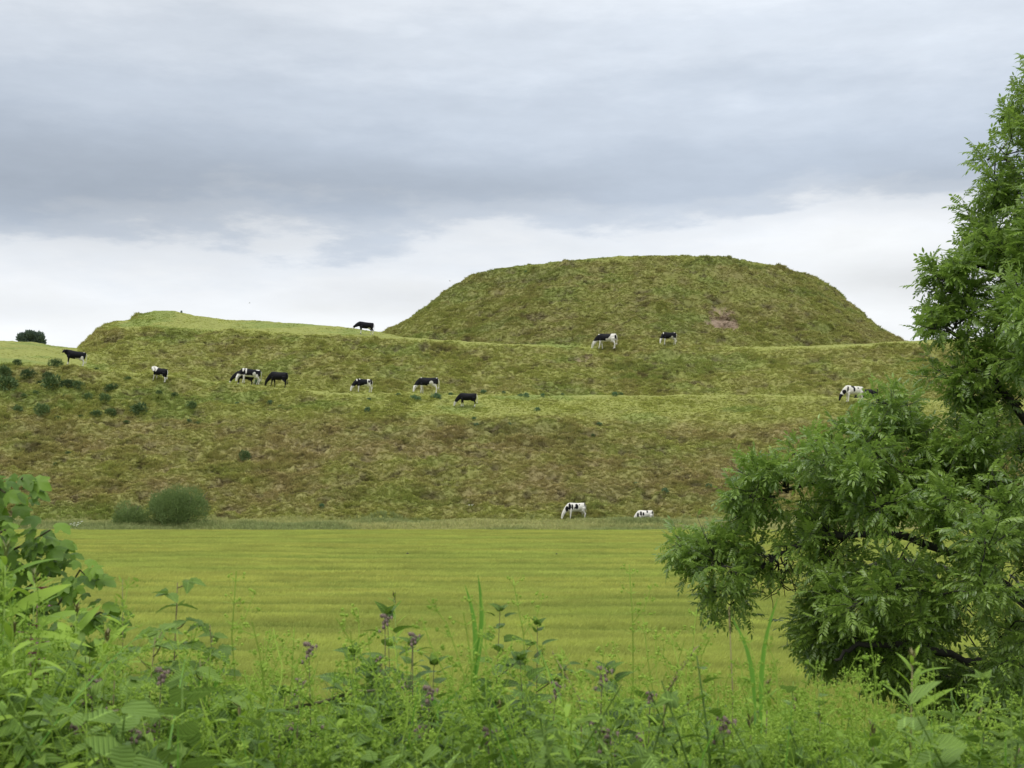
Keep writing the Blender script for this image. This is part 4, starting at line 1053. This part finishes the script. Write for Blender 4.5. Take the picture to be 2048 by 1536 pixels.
def raspberry(px, py, Yd, label, nn=7, s=1.0, lean=.05, start=.35, group='raspberry canes'):
    pts = stem_pts(px, py, Yd, lean); root, at = plant('raspberry_cane', label, 'shrub', pts, M_reds, .004, group); a = random.uniform(0, 6); start = .55 + .4 * start; nn += 4; s *= .9
    pg = G()
    for k in range(nn):
        t = start + (1 - start) * (k + .6) / nn; q, d = at(t); a += 2.3; o1 = d.orthogonal().normalized(); o2 = d.cross(o1)
        sc = s * (1 - .4 * max(0, (t - .88) / .12)); rad = o1 * math.cos(a) + o2 * math.sin(a); dv = (rad + d * .75).normalized(); e = q + dv * .07 * sc
        pg.tube([q, q.lerp(e, .5) + Vector((0, 0, -.004)), e], [.0018, .0016, .0014], 4)
        sd_ = dv.cross(Vector((0, 0, 1))); sd_ = sd_.normalized() if sd_.length > .1 else Vector((1, 0, 0)); flat = Vector((dv.x, dv.y, dv.z * .2))
        for dd_ in (flat, flat * .25 + sd_, flat * .25 - sd_): put(root, random.choice(LM['rasp']), e, dd_ + Vector((0, 0, random.uniform(-.25, .15))), sc * random.uniform(.85, 1.05))
    pt_ = pg.obj('petioles', M_reds, root); pt_['kind'] = 'stuff'
    return root

def cleavers_geo(g, pts, step=.035, L=.017, fruit=True, r0=.0014, seed=0):
    r = random.Random(seed); g.tube(pts, [r0 * (1 - .4 * i / len(pts)) for i in range(len(pts))], 4)
    for i in range(len(pts) - 1):
        a, b_ = pts[i], pts[i + 1]; n = max(1, int((b_ - a).length / step))
        for k in range(n):
            p = a.lerp(b_, (k + .5) / n); d = (b_ - a).normalized(); o1 = d.orthogonal().normalized(); o2 = d.cross(o1); ph = r.uniform(0, 6)
            for j in range(6):
                an = ph + j * 1.047; rad = o1 * math.cos(an) + o2 * math.sin(an); M = frame(p, rad + d * r.uniform(0, .6)); s = L * r.uniform(.7, 1.2)
                g.add([(-s * .11, s * .6, 0), (0, 0, 0), (s * .11, s * .6, 0), (0, s, 0)], [(0, 1, 2, 3)], M)
            for _b in range(2 if fruit else 0):
                an = r.uniform(0, 6.28); rad = (o1 * math.cos(an) + o2 * math.sin(an) + d * .8).normalized(); e = p + rad * r.uniform(.015, .035)
                g.tube([p, e], [r0 * .5, r0 * .4], 3)
                for q in range(3):
                    c = e + Vector((r.gauss(0, .004), r.gauss(0, .004), r.gauss(0, .004))); s = r.uniform(.0024, .0042)
                    g.add([(s, 0, 0), (-s, 0, 0), (0, s, 0), (0, -s, 0), (0, 0, s), (0, 0, -s)], [(0, 2, 4), (2, 1, 4), (1, 3, 4), (3, 0, 4), (2, 0, 5), (1, 2, 5), (3, 1, 5), (0, 3, 5)], Matrix.Translation(c))
def cleavers(px, py, Yd, px2, label, seed):
    top = P(px, py, Yd); base = Vector(((px2 - CX) / F * Yd, Yd, float(bank(0, Yd)) + .2)); n = 9
    pts = [base.lerp(top, i / (n - 1)) + Vector((.02 * math.sin(i * 1.1 + seed), .01 * math.cos(i + seed), 0)) for i in range(n)]
    root = empty('cleavers', base); tag(root, label, 'weed', 'tall cleavers stems')
    g = G(); g.tube([p - base for p in pts], [.0024 - .00015 * i for i in range(n)], 5); g.obj('stem', M_clv, root)
    g = G(); cleavers_geo(g, [p - base for p in pts], .045, .024, True, .0014, seed)
    for k in range(4):
        i = 4 + k; a = pts[min(i, n - 1)] - base; sg = 1 if k % 2 else -1; q = [a, a + Vector((sg * .03, 0, .04)), a + Vector((sg * .05, .01, .10))]; cleavers_geo(g, q, .03, .014, True, .001, seed + k)
    fo = g.obj('foliage', M_clv, root, False); fo['kind'] = 'stuff'
def head_mesh(seed, rx=.011, rz=.016, n=160):
    r = random.Random(seed); g = G(); bl = [(Vector((r.gauss(0, .0065), r.gauss(0, .006), r.gauss(0, .011))), r.uniform(.0022, .0048)) for _ in range(14)]
    for c, q in bl: sph(g, c, (q, q, q * 1.1), 6, 4)
    for k in range(n):
        c, q = r.choice(bl); d = Vector((r.gauss(0, 1), r.gauss(0, 1), r.gauss(0, 1))).normalized(); s = r.uniform(.003, .007)
        g.add([(-.0008, 0, 0), (.0008, 0, 0), (0, s, 0)], [(0, 1, 2)], frame(c + d * q * .9, d))
    return g.mesh('flower_head', M_head, False)
HM = [head_mesh(s) for s in range(4)]
def thistle_plant(px, py, Yd, label, heads=3, lean=.0, s=1.3, group='faded thistle heads'):
    pts = stem_pts(px, py, Yd, lean); root, at = plant('knapweed', label, 'wildflower', pts, M_brst, .0032, group)
    q, d = at(1); put(root, HM[0], q, Vector((0, 1, 0)), s, Vector((0, 0, 1)), 'flower_head')
    g = G()
    for k in range(heads - 1):
        t = .90 - .07 * k; q, d = at(t); sg = 1 if k % 2 else -1; e = q + Vector((sg * random.uniform(.012, .035), random.uniform(-.01, .01), random.uniform(.005, .03)))
        g.tube([q, e], [.0015, .0012], 4); put(root, HM[(k + 1) % 4], e, Vector((0, 1, 0)), s * random.uniform(.7, 1.0), Vector((sg * .3, 0, 1)).normalized(), 'flower_head')
    if heads > 1: sb = g.obj('side_stems', M_brst, root); sb['kind'] = 'stuff'
    for k in range(5):
        q, d = at(.45 + .09 * k); a = random.uniform(0, 6.28); put(root, random.choice(LM['will']), q, Vector((math.cos(a), math.sin(a), .4)), .6)

# --- sycamore sapling at the left edge
def sycamore():
    base = Vector(((-130 - CX) / F * 4.6, 4.6, 2.3)); root = empty('sycamore_sapling', base); tag(root, 'young sycamore with big lobed leaves reaching in from the left edge', 'tree')
    Yd = 4.6; g = G(); g.tube([Vector((0, 0, 0)), P(-110, 1300, Yd) - base, P(-80, 1100, Yd) - base, P(-60, 900, Yd) - base], [.02, .016, .012, .006], 8); g.obj('trunk', M_brst, root)
    shoots = [[(-80, 1100), (-20, 1050), (20, 1000), (45, 955)], [(-90, 1150), (0, 1110), (60, 1085), (100, 1060)], [(-110, 1300), (40, 1290), (110, 1220), (160, 1140), (185, 1165)],
              [(-100, 1230), (20, 1200), (90, 1150), (120, 1100), (95, 1085)], [(-60, 950), (-30, 960), (10, 985)], [(60, 1280), (130, 1260), (200, 1225), (235, 1235)], [(-100, 1200), (-40, 1160), (30, 1140), (70, 1125)],
              [(-90, 1130), (-30, 1080), (10, 1060)], [(-100, 1250), (-20, 1230), (60, 1215), (120, 1190)]]
    for si, sh in enumerate(shoots):
        ps = [P(a, b_, Yd + random.uniform(-.25, .15) if i else Yd) - base for i, (a, b_) in enumerate(sh)]
        g = G(); g.tube(ps, [.006 - .001 * i for i in range(len(ps))], 6); g.obj('branch', M_brst, root)
        n = 44 if si not in (4, 7) else 26
        for k in range(n):
            t = .15 + .85 * (k + .5) / n; u = t * (len(ps) - 1); i = min(len(ps) - 2, int(u)); q = ps[i].lerp(ps[i + 1], u - i)
            a = random.uniform(0, 6.28); out_ = Vector((math.cos(a), random.uniform(-1, .3), math.sin(a) * .8 + .1)).normalized(); e = q + out_ * random.uniform(.02, .06)
            put(root, random.choice(LM['syc']), e, Vector((out_.x * .9, out_.y * .6 - .2, -.35 + random.uniform(-.3, .4))), random.uniform(.42, .72), Vector((random.gauss(0, .6), -.5, .9)).normalized())
sycamore()
# --- willowherbs
willowherb(12, 1095, 3.1, 'tall willowherb with long narrow leaves at the left edge', .02, 1.25, .45, 26, 'willg', False, True)
willowherb(152, 1215, 3.3, 'willowherb with glossy drooping leaves right of the pink flowers', .03, 1.15, .5, 20, 'willg', False)
willowherb(95, 1330, 2.9, 'short willowherb under the pink flowers', -.02, 1.1, .5, 16, 'willg')
willowherb(245, 1158, 3.3, 'thin willowherb with an upright tuft of leaves above the raspberry', .0, .6, .72, 12, 'will', True, False)
willowherb(1825, 1312, 2.75, 'tall bright willowherb with a pink bud tip in front of the ash', .03, 1.0, .35, 30, 'will')
willowherb(1536, 1372, 3.0, 'red stemmed willowherb between the bright grass blades', .02, .95, .4, 24, 'will')
willowherb(1500, 1440, 2.7, 'low willowherb left of the red stemmed one', -.03, .9, .4, 18, 'will')
willowherb(1378, 1400, 3.4, 'faint willowherb right of the seeding grass spike', .03, .9, .4, 18, 'will')
willowherb(1640, 1420, 3.0, 'willowherb halfway between the red stemmed and the tall bright one', .02, .9, .45, 18, 'will')
willowherb(1745, 1455, 2.6, 'willowherb hugging the foot of the tall bright one', -.02, .9, .5, 16, 'will')
willowherb(788, 1188, 3.7, 'yellow green willowherb tip rising over the broad leaved weed', -.02, .6, .7, 16, 'will', False)
willowherb(1000, 1400, 3.0, 'willowherb low in the middle under the tall grass blades', .02, .9, .4, 18, 'will')
willowherb(70, 1150, 3.5, 'willowherb between the tall left edge one and the sycamore twigs', .03, 1.1, .4, 24, 'willg', False)
willowherb(215, 1270, 3.1, 'willowherb with dark drooping leaves under the sycamore twig end', .03, 1.1, .45, 20, 'willg', False)
willowherb(25, 1260, 2.7, 'willowherb with the broadest leaves in the left corner', -.02, 1.2, .4, 22, 'willg', False)
willowherb(1590, 1400, 3.1, 'willowherb right of the red stemmed one', .02, .9, .4, 20, 'will')
# --- pink flowered spike
def pink(px, py, Yd, label, nf):
    pts = stem_pts(px, py, Yd, .01); root, at = plant('pink_wildflower', label, 'wildflower', pts, M_reds, .004, 'pink flowers at the left edge')
    for k in range(nf):
        q, d = at(1 - .10 * k / max(1, nf - 1) * 1.0); a = random.uniform(0, 6.28); g = G()
        for j in range(4): g.add(*leaf_geo(.022, .017, 3, 'ovate', .2, .3), frame(Vector((0, 0, 0)), Vector((math.cos(j * 1.57), math.sin(j * 1.57), .3))))
        o = g.obj('petals', M_pink, root); o.matrix_local = frame(q + Vector((math.cos(a) * .018, math.sin(a) * .018, 0)), Vector((math.cos(a), -.8, .2)))
    for k in range(8):
        q, d = at(.4 + .05 * k); a = k * 2.4; put(root, random.choice(LM['willg']), q, Vector((math.cos(a), math.sin(a), .3)), .8)
pink(62, 1265, 2.9, 'bright magenta flower spike low among leaves at the left edge', 9)
pink(75, 1178, 3.2, 'pale pink flower spike above the magenta one', 4)
# --- raspberries
raspberry(355, 1165, 3.2, 'raspberry cane with the highest fresh trefoil leaves left of centre', 5, .8, .03, .55)
raspberry(310, 1275, 3.0, 'raspberry cane with large pleated leaves behind the brown thistle heads', 8, 1.05, .06, .35)
raspberry(400, 1320, 2.9, 'raspberry cane right of the large pleated one', 7, 1.0, -.05, .35)
raspberry(230, 1340, 2.8, 'raspberry cane left of the large pleated one', 7, 1.0, .05, .35)
raspberry(420, 1250, 3.3, 'raspberry cane with small leaves nearest the tall cleavers', 5, .7, -.04, .5)
raspberry(480, 1400, 2.8, 'low raspberry cane under the tall cleavers stem', 6, .95, .03, .3)
raspberry(345, 1430, 2.6, 'raspberry cane low in front, under the brown heads', 6, .95, .03, .3)
raspberry(140, 1430, 2.7, 'raspberry cane low in front at the left corner', 6, .9, .02, .3)
raspberry(560, 1450, 2.7, 'raspberry cane low in front, left of the broad leaved weed', 6, .85, .02, .3)
# --- broad leaved weeds
leafy_plant('broad_leaved_weed', 775, 1228, 3.3, 'bushy broad leaved weed standing highest left of the tall grass blades', 'weed', 'ovate', M_brst, 9, .35, 1.0, -.03, group='broad leaved weeds')
leafy_plant('broad_leaved_weed', 745, 1340, 3.1, 'broad leaved weed leaning left under the highest bushy one', 'weed', 'ovate', M_brst, 8, .35, 1.1, -.08, group='broad leaved weeds')
leafy_plant('broad_leaved_weed', 825, 1290, 3.2, 'broad leaved weed leaning right beside the highest bushy one', 'weed', 'ovate', M_brst, 8, .35, 1.0, .05, group='broad leaved weeds')
leafy_plant('broad_leaved_weed', 1000, 1222, 3.5, 'broad leaved weed with curled top right of the tall grass blades', 'weed', 'ovate', M_brst, 9, .4, .85, .03, group='broad leaved weeds')
leafy_plant('broad_leaved_weed', 1075, 1250, 3.4, 'broad leaved weed with sparse leaves between the curled one and the seeding grass', 'weed', 'ovate', M_brst, 7, .4, .8, .02, group='broad leaved weeds')
leafy_plant('broad_leaved_weed', 1215, 1345, 3.1, 'broad leaved weed with two pale round leaves behind the purple thistle', 'weed', 'ovate', M_stem, 6, .4, 1.15, .03, group='broad leaved weeds')
leafy_plant('broad_leaved_weed', 690, 1440, 2.7, 'broad leaved weed low in front of the leaning one', 'weed', 'ovate', M_stem, 7, .3, 1.1, -.02, group='broad leaved weeds')
leafy_plant('broad_leaved_weed', 905, 1450, 2.7, 'broad leaved weed low in front, left of the grass blade feet', 'weed', 'ovate', M_stem, 7, .3, .9, .02, group='broad leaved weeds')
leafy_plant('broad_leaved_weed', 1310, 1450, 2.8, 'broad leaved weed low in front of the seeding grass spike', 'weed', 'ovate', M_stem, 7, .3, .9, .02, group='broad leaved weeds')
leafy_plant('broad_leaved_weed', 708, 1310, 3.2, 'dark broad leaved weed standing right of the purple brown thistle heads', 'weed', 'ovate', M_brst, 9, .3, 1.05, -.04, group='broad leaved weeds')
leafy_plant('broad_leaved_weed', 868, 1330, 3.1, 'dark broad leaved weed left of the tall grass blades', 'weed', 'ovate', M_brst, 9, .3, 1.0, .03, group='broad leaved weeds')
leafy_plant('broad_leaved_weed', 1040, 1320, 3.2, 'dark broad leaved weed below the curled one', 'weed', 'ovate', M_brst, 9, .3, 1.0, -.02, group='broad leaved weeds')
leafy_plant('broad_leaved_weed', 570, 1390, 3.0, 'dark broad leaved weed at the bare bramble stem', 'weed', 'ovate', M_brst, 8, .3, 1.0, .02, group='broad leaved weeds')
leafy_plant('broad_leaved_weed', 180, 1300, 3.2, 'dark broad leaved weed under the sycamore leaves', 'weed', 'ovate', M_brst, 9, .3, 1.1, .02, group='broad leaved weeds')
# --- nettles
for px, py, Yd, lab in [(1965, 1362, 2.9, 'tallest nettle with hanging toothed leaves at the lower right'), (2040, 1440, 2.6, 'nettle at the right edge beside the tallest nettle'), (1905, 1440, 2.8, 'nettle left of the tallest nettle'),
                        (2000, 1480, 2.5, 'nettle lowest in the right corner'), (60, 1420, 2.6, 'drab nettle with brown flower strings in the left corner'), (115, 1450, 2.5, 'nettle right of the drab one in the left corner'), (5, 1390, 2.7, 'nettle touching the left edge near the bottom')]:
    root, at = leafy_plant('nettle', px, py, Yd, lab, 'nettle', 'nett', M_stem, 8, .3, 1.0, random.uniform(-.03, .03), True, .015, 'nettles', .05, .003)
    g = G()
    for k in range(12):
        q, d = at(.45 + .045 * k); a = random.uniform(0, 6.28)
        e = q + Vector((math.cos(a) * .03, math.sin(a) * .03, -.03)); g.tube([q, (q + e) / 2 + Vector((0, 0, .006)), e], [.002, .003, .001], 4)
    fs_ = g.obj('flower_strings', M_dry, root); fs_['kind'] = 'stuff'
# --- thistle heads
for px, py, Yd, nh, s, lab in [(618, 1300, 3.0, 3, 1.4, 'purple brown thistle heads standing right of the tall cleavers'), (185, 1372, 2.6, 2, 1.6, 'round purple thistle head low left in front of the raspberry'),
                               (322, 1352, 2.7, 4, 1.4, 'cluster of faded thistle heads in front of the large pleated raspberry leaves'), (222, 1430, 2.6, 2, 1.2, 'brownish thistle head under the round purple one'),
                               (268, 1472, 2.5, 1, 1.4, 'single grey thistle head near the bottom left'), (770, 1242, 3.2, 3, 1.3, 'thistle heads at the top of the bushy broad leaved weed'),
                               (826, 1278, 3.1, 3, 1.2, 'thistle heads right of the bushy broad leaved weed top'), (858, 1388, 2.8, 2, 1.4, 'thistle heads left of the grass blade feet'),
                               (1205, 1350, 2.9, 5, 1.5, 'largest cluster of purple thistle heads beside the pale round leaves'), (1112, 1380, 2.9, 1, 1.4, 'small lone thistle head left of the largest cluster'),
                               (1215, 1475, 2.5, 4, 1.4, 'pinkish thistle heads low under the largest cluster'), (1447, 1452, 2.6, 1, 1.6, 'round pink grey thistle head left of the red stemmed willowherb'),
                               (975, 1470, 2.5, 1, 1.2, 'thistle head low in the middle'), (1300, 1395, 2.9, 2, 1.0, 'thistle heads on a bent stem under the seeding grass spike'), (600, 1370, 2.8, 2, 1.1, 'thistle heads below the ones right of the tall cleavers')]:
    thistle_plant(px, py, Yd, lab, min(nh, 3), random.uniform(-.04, .04), s * .85)
# --- cleavers
for i, (px, py, px2, Yd, lab) in enumerate([(474, 1142, 530, 2.9, 'tallest cleavers stem standing alone against the barley left of centre'), (526, 1258, 545, 3.0, 'cleavers stem just right of the tallest one'),
        (572, 1255, 560, 3.1, 'cleavers stem left of the purple brown thistle heads'), (1020, 1152, 1110, 3.2, 'cleavers stem arching over the curled broad leaved weed'),
        (1268, 1128, 1200, 3.3, 'faint tall cleavers stem left of the seeding grass spike'), (1302, 1235, 1350, 3.1, 'cleavers stem directly right of the faint tall one'),
        (1400, 1215, 1380, 3.3, 'cleavers stem left of the thin grass spike'), (690, 1395, 720, 2.6, 'cleavers stem in front of the leaning broad leaved weed'),
        (925, 1300, 1000, 2.8, 'cleavers stem crossing the foot of the tall grass blades'), (345, 1262, 330, 2.9, 'cleavers stem in front of the raspberry top'),
        (1100, 1330, 1160, 2.7, 'cleavers stem between the lone thistle head and the broad leaves'), (1725, 1400, 1700, 2.8, 'cleavers stem left of the tall bright willowherb'),
        (1135, 1300, 1240, 2.8, 'slanting cleavers stem left of the largest thistle cluster'), (195, 1280, 420, 2.5, 'long slanting cleavers stem lying across the raspberry'), (400, 1300, 470, 2.6, 'cleavers stem leaning under the tallest one')]):
    cleavers(px, py, Yd, px2, lab, 500 + i)
# --- grass blades and spikes
def blades(px, Yd, base_py, tips, label, wk=1.0):
    b0 = P(px, base_py, Yd); b0.z = float(bank(0, Yd)) + .25; root = empty('tall_grass', b0); tag(root, label, 'grass', 'tall single grass plants')
    g = G(); s0 = P(px, base_py, Yd) - b0; g.tube([Vector((0, 0, 0)), s0 * .5, s0], [.003, .003, .0025], 5); g.obj('stem', M_blade, root)
    for tx, ty in tips:
        e = P(tx, ty, Yd) - b0; g = G(); n = 9; d = e - s0; vs = []; wd = .0075 * wk; side = Vector((1, .3, 0)).normalized()
        bend = Vector((random.choice((-1, 1)) * .01, 0, .012))
        for i in range(n + 1):
            t = i / n; p = s0 + d * t + bend * math.sin(math.pi * t) * 1.2; ww = wd * (min(1, .35 + 2 * t)) * (1 - t) ** .6 + .0004
            vs += [tuple(p - side * ww), tuple(p + Vector((0, ww * .5, 0))), tuple(p + side * ww)]
        fs = []
        for i in range(n): a = 3 * i; fs += [(a, a + 1, a + 4, a + 3), (a + 1, a + 2, a + 5, a + 4)]
        g.add(vs, fs); g.obj('leaf', M_blade, root)
blades(948, 2.9, 1370, [(930, 1170), (956, 1150)], 'tall dark grass blades standing in the middle of the foreground')
blades(1510, 2.7, 1420, [(1462, 1232)], 'broad bright grass blade leaning left under the ash bough', .9)
blades(1522, 2.7, 1440, [(1556, 1195)], 'broad bright grass blade leaning right under the ash bough', .95)
blades(875, 3.0, 1420, [(940, 1370), (820, 1395)], 'short grass blades right of the bushy weed')
blades(430, 3.0, 1450, [(450, 1330), (400, 1350)], 'short grass blades under the tallest cleavers')
def spike(px, py, px2, py2, Yd, label, L=.3, w_=.006):
    top = P(px, py, Yd); lo = P(px2, py2, Yd); base = Vector((lo.x + (lo.x - top.x) * .6, Yd, float(bank(0, Yd)) + .2)); root = empty('seeding_grass', base); tag(root, label, 'grass', 'seeding grass spikes')
    g = G(); g.tube([Vector((0, 0, 0)), lo - base, top - base], [.0018, .0015, .001], 4); g.obj('stem', M_dry, root); g = G(); d = (top - lo)
    for k in range(110):
        t = random.random() ** .9; p = top - base - d * t * min(1, L); a = random.uniform(0, 6.28); g.add([(-w_ * .3, w_, 0), (0, 0, 0), (w_ * .3, w_, 0), (0, w_ * 2.2, 0)], [(0, 1, 2, 3)], frame(p, d.normalized() * 1.2 + Vector((math.cos(a), math.sin(a), 0))))
    h_ = g.obj('seed_head', M_dry, root, False)
spike(1392, 1295, 1330, 1390, 2.8, 'brown seeding grass spike slanting right of the largest thistle cluster', 1.0, .005)
spike(1458, 1215, 1465, 1380, 3.2, 'thin straight grass spike left of the broad bright blades', .35, .003)
spike(1105, 1305, 1160, 1400, 3.0, 'pale arching grass spike left of the largest thistle cluster', .9, .003)
# woody twig
root = empty('bramble_stem', P(560, 1420, 2.9)); tag(root, 'bare brown bramble stem lying across the weeds left of centre', 'twig'); g = G(); g.tube([Vector((0, 0, 0)), P(640, 1405, 2.9) - root.location, P(705, 1385, 2.9) - root.location, P(760, 1380, 2.95) - root.location], [.005, .004, .004, .003], 6); g.obj('stem', M_brst, root)
for q_ in (P(620, 1408, 2.9), P(690, 1388, 2.9)): put(root, LM['ovate'][0], q_ - root.location, Vector((-.5, -.3, .5)), .9)

# --- undergrowth mass
def sprig_cl(seed):
    r = random.Random(seed); g = G()
    for k in range(3):
        p = Vector((r.uniform(-.05, .05), r.uniform(-.05, .05), 0)); ps = [p]; d = Vector((r.gauss(0, .4), r.gauss(0, .4), 1)).normalized()
        for j in range(8): p = p + d * .05; ps.append(p); d = (d + Vector((r.gauss(0, .14), r.gauss(0, .14), r.gauss(.03, .1)))).normalized()
        cleavers_geo(g, ps, .034, .014, True, .0013, seed * 7 + k)
    return g.mesh('cleavers_sprig', M_clv, False)
def sprig_leaf(seed, geo, mat, n=9, hgt=.28, name='leafy_sprig'):
    r = random.Random(seed); g = G(); g.tube([(0, 0, 0), (.01, 0, hgt * .5), (.02, .01, hgt)], [.0025, .002, .0012], 4)
    for k in range(n):
        t = .2 + .8 * k / n; a = k * 2.4; s = r.uniform(.6, 1.05) * (1 - .4 * t)
        vs, fs = geo; g.add(np.array(vs) * s, fs, frame((0.02 * t, 0, hgt * t), Vector((math.cos(a), math.sin(a), r.uniform(-.1, .7)))))
    return g.mesh(name, mat, True)
cl = variants('cleavers_sprig', [sprig_cl(s) for s in range(5)])
lf = variants('leafy_sprig', [sprig_leaf(1, leaf_geo(.08, .045, 5, 'heart', .2, .4), M_ovate), sprig_leaf(2, leaf_geo(.09, .055, 6, 'ovate', .2, .3, .1, .01), M_rasp), sprig_leaf(3, leaf_geo(.10, .018, 4, 'lance', .25, .4), M_will, 14),
                              sprig_leaf(4, leaf_geo(.07, .04, 6, 'heart', .25, .5, .12, .006), M_nett, 10), sprig_leaf(5, leaf_geo(.06, .035, 5, 'heart', .2, .5), M_ovate, 10), sprig_leaf(6, leaf_geo(.085, .02, 4, 'lance', .25, .5), M_nett, 12)])
gr_ = variants('thin_grass', [lmesh('thin_grass', M_blade, *leaf_geo(.35, .006, 5, 'blade', .3, q)) for q in (.1, .3)] + [lmesh('thin_grass', M_clv, *leaf_geo(.3, .004, 4, 'blade', .3, .2))])
ENV = [(-900, 1230), (-200, 1230), (0, 1250), (120, 1300), (200, 1345), (300, 1390), (420, 1425), (560, 1410), (650, 1435), (760, 1400), (850, 1430), (930, 1440), (1010, 1405), (1100, 1415), (1180, 1430), (1300, 1445), (1400, 1435), (1520, 1430),
       (1650, 1440), (1750, 1480), (1850, 1470), (1950, 1475), (2048, 1475), (2600, 1480), (3200, 1480)]
def under(n, lo, hi, y0=2.1, y1=6.5, bias=2.2, hgt=.25):
    Yv = rng.uniform(y0, y1, n); px = rng.uniform(-500, 2550, n); X = (px - CX) / F * Yv
    top = line(ENV, px) + 90 * (fbm(px / 70., Yv * 2, 601, 3) - .5) + rng.normal(0, 20, n) + 18 + 40 * (px < 300)
    zt = CZ + (HY - top) / F * Yv
    dz = lo + (hi - lo) * rng.random(n) ** bias
    z = np.maximum(zt - dz - hgt * .8, bank(X, Yv) - .02)
    return np.stack([X, Yv, z], -1)
n = 1500; scatter('cleavers_mass', under(n, 0, .35, 2.35), np.stack([rng.normal(0, .5, n), rng.normal(0, .5, n), rng.uniform(0, 6.28, n)], -1), rng.uniform(.7, 1.15, n), None, cl, 'tangled bright cleavers covering the bank in front', 'weeds')
n = 4300; scatter('bank_weeds', under(n, .0, .6), np.stack([rng.normal(0, .45, n), rng.normal(0, .45, n), rng.uniform(0, 6.28, n)], -1), rng.uniform(.6, 1.1, n), None, lf, 'mixed leafy weeds filling the bank between the taller plants', 'weeds')
n = 1300; scatter('bank_grass', under(n, 0, .3, hgt=.3), np.stack([rng.normal(0, .3, n) + R(70), rng.normal(0, .2, n), rng.uniform(0, 6.28, n)], -1), rng.uniform(.6, 1.2, n), None, gr_, 'thin grass blades among the bank weeds', 'grass')
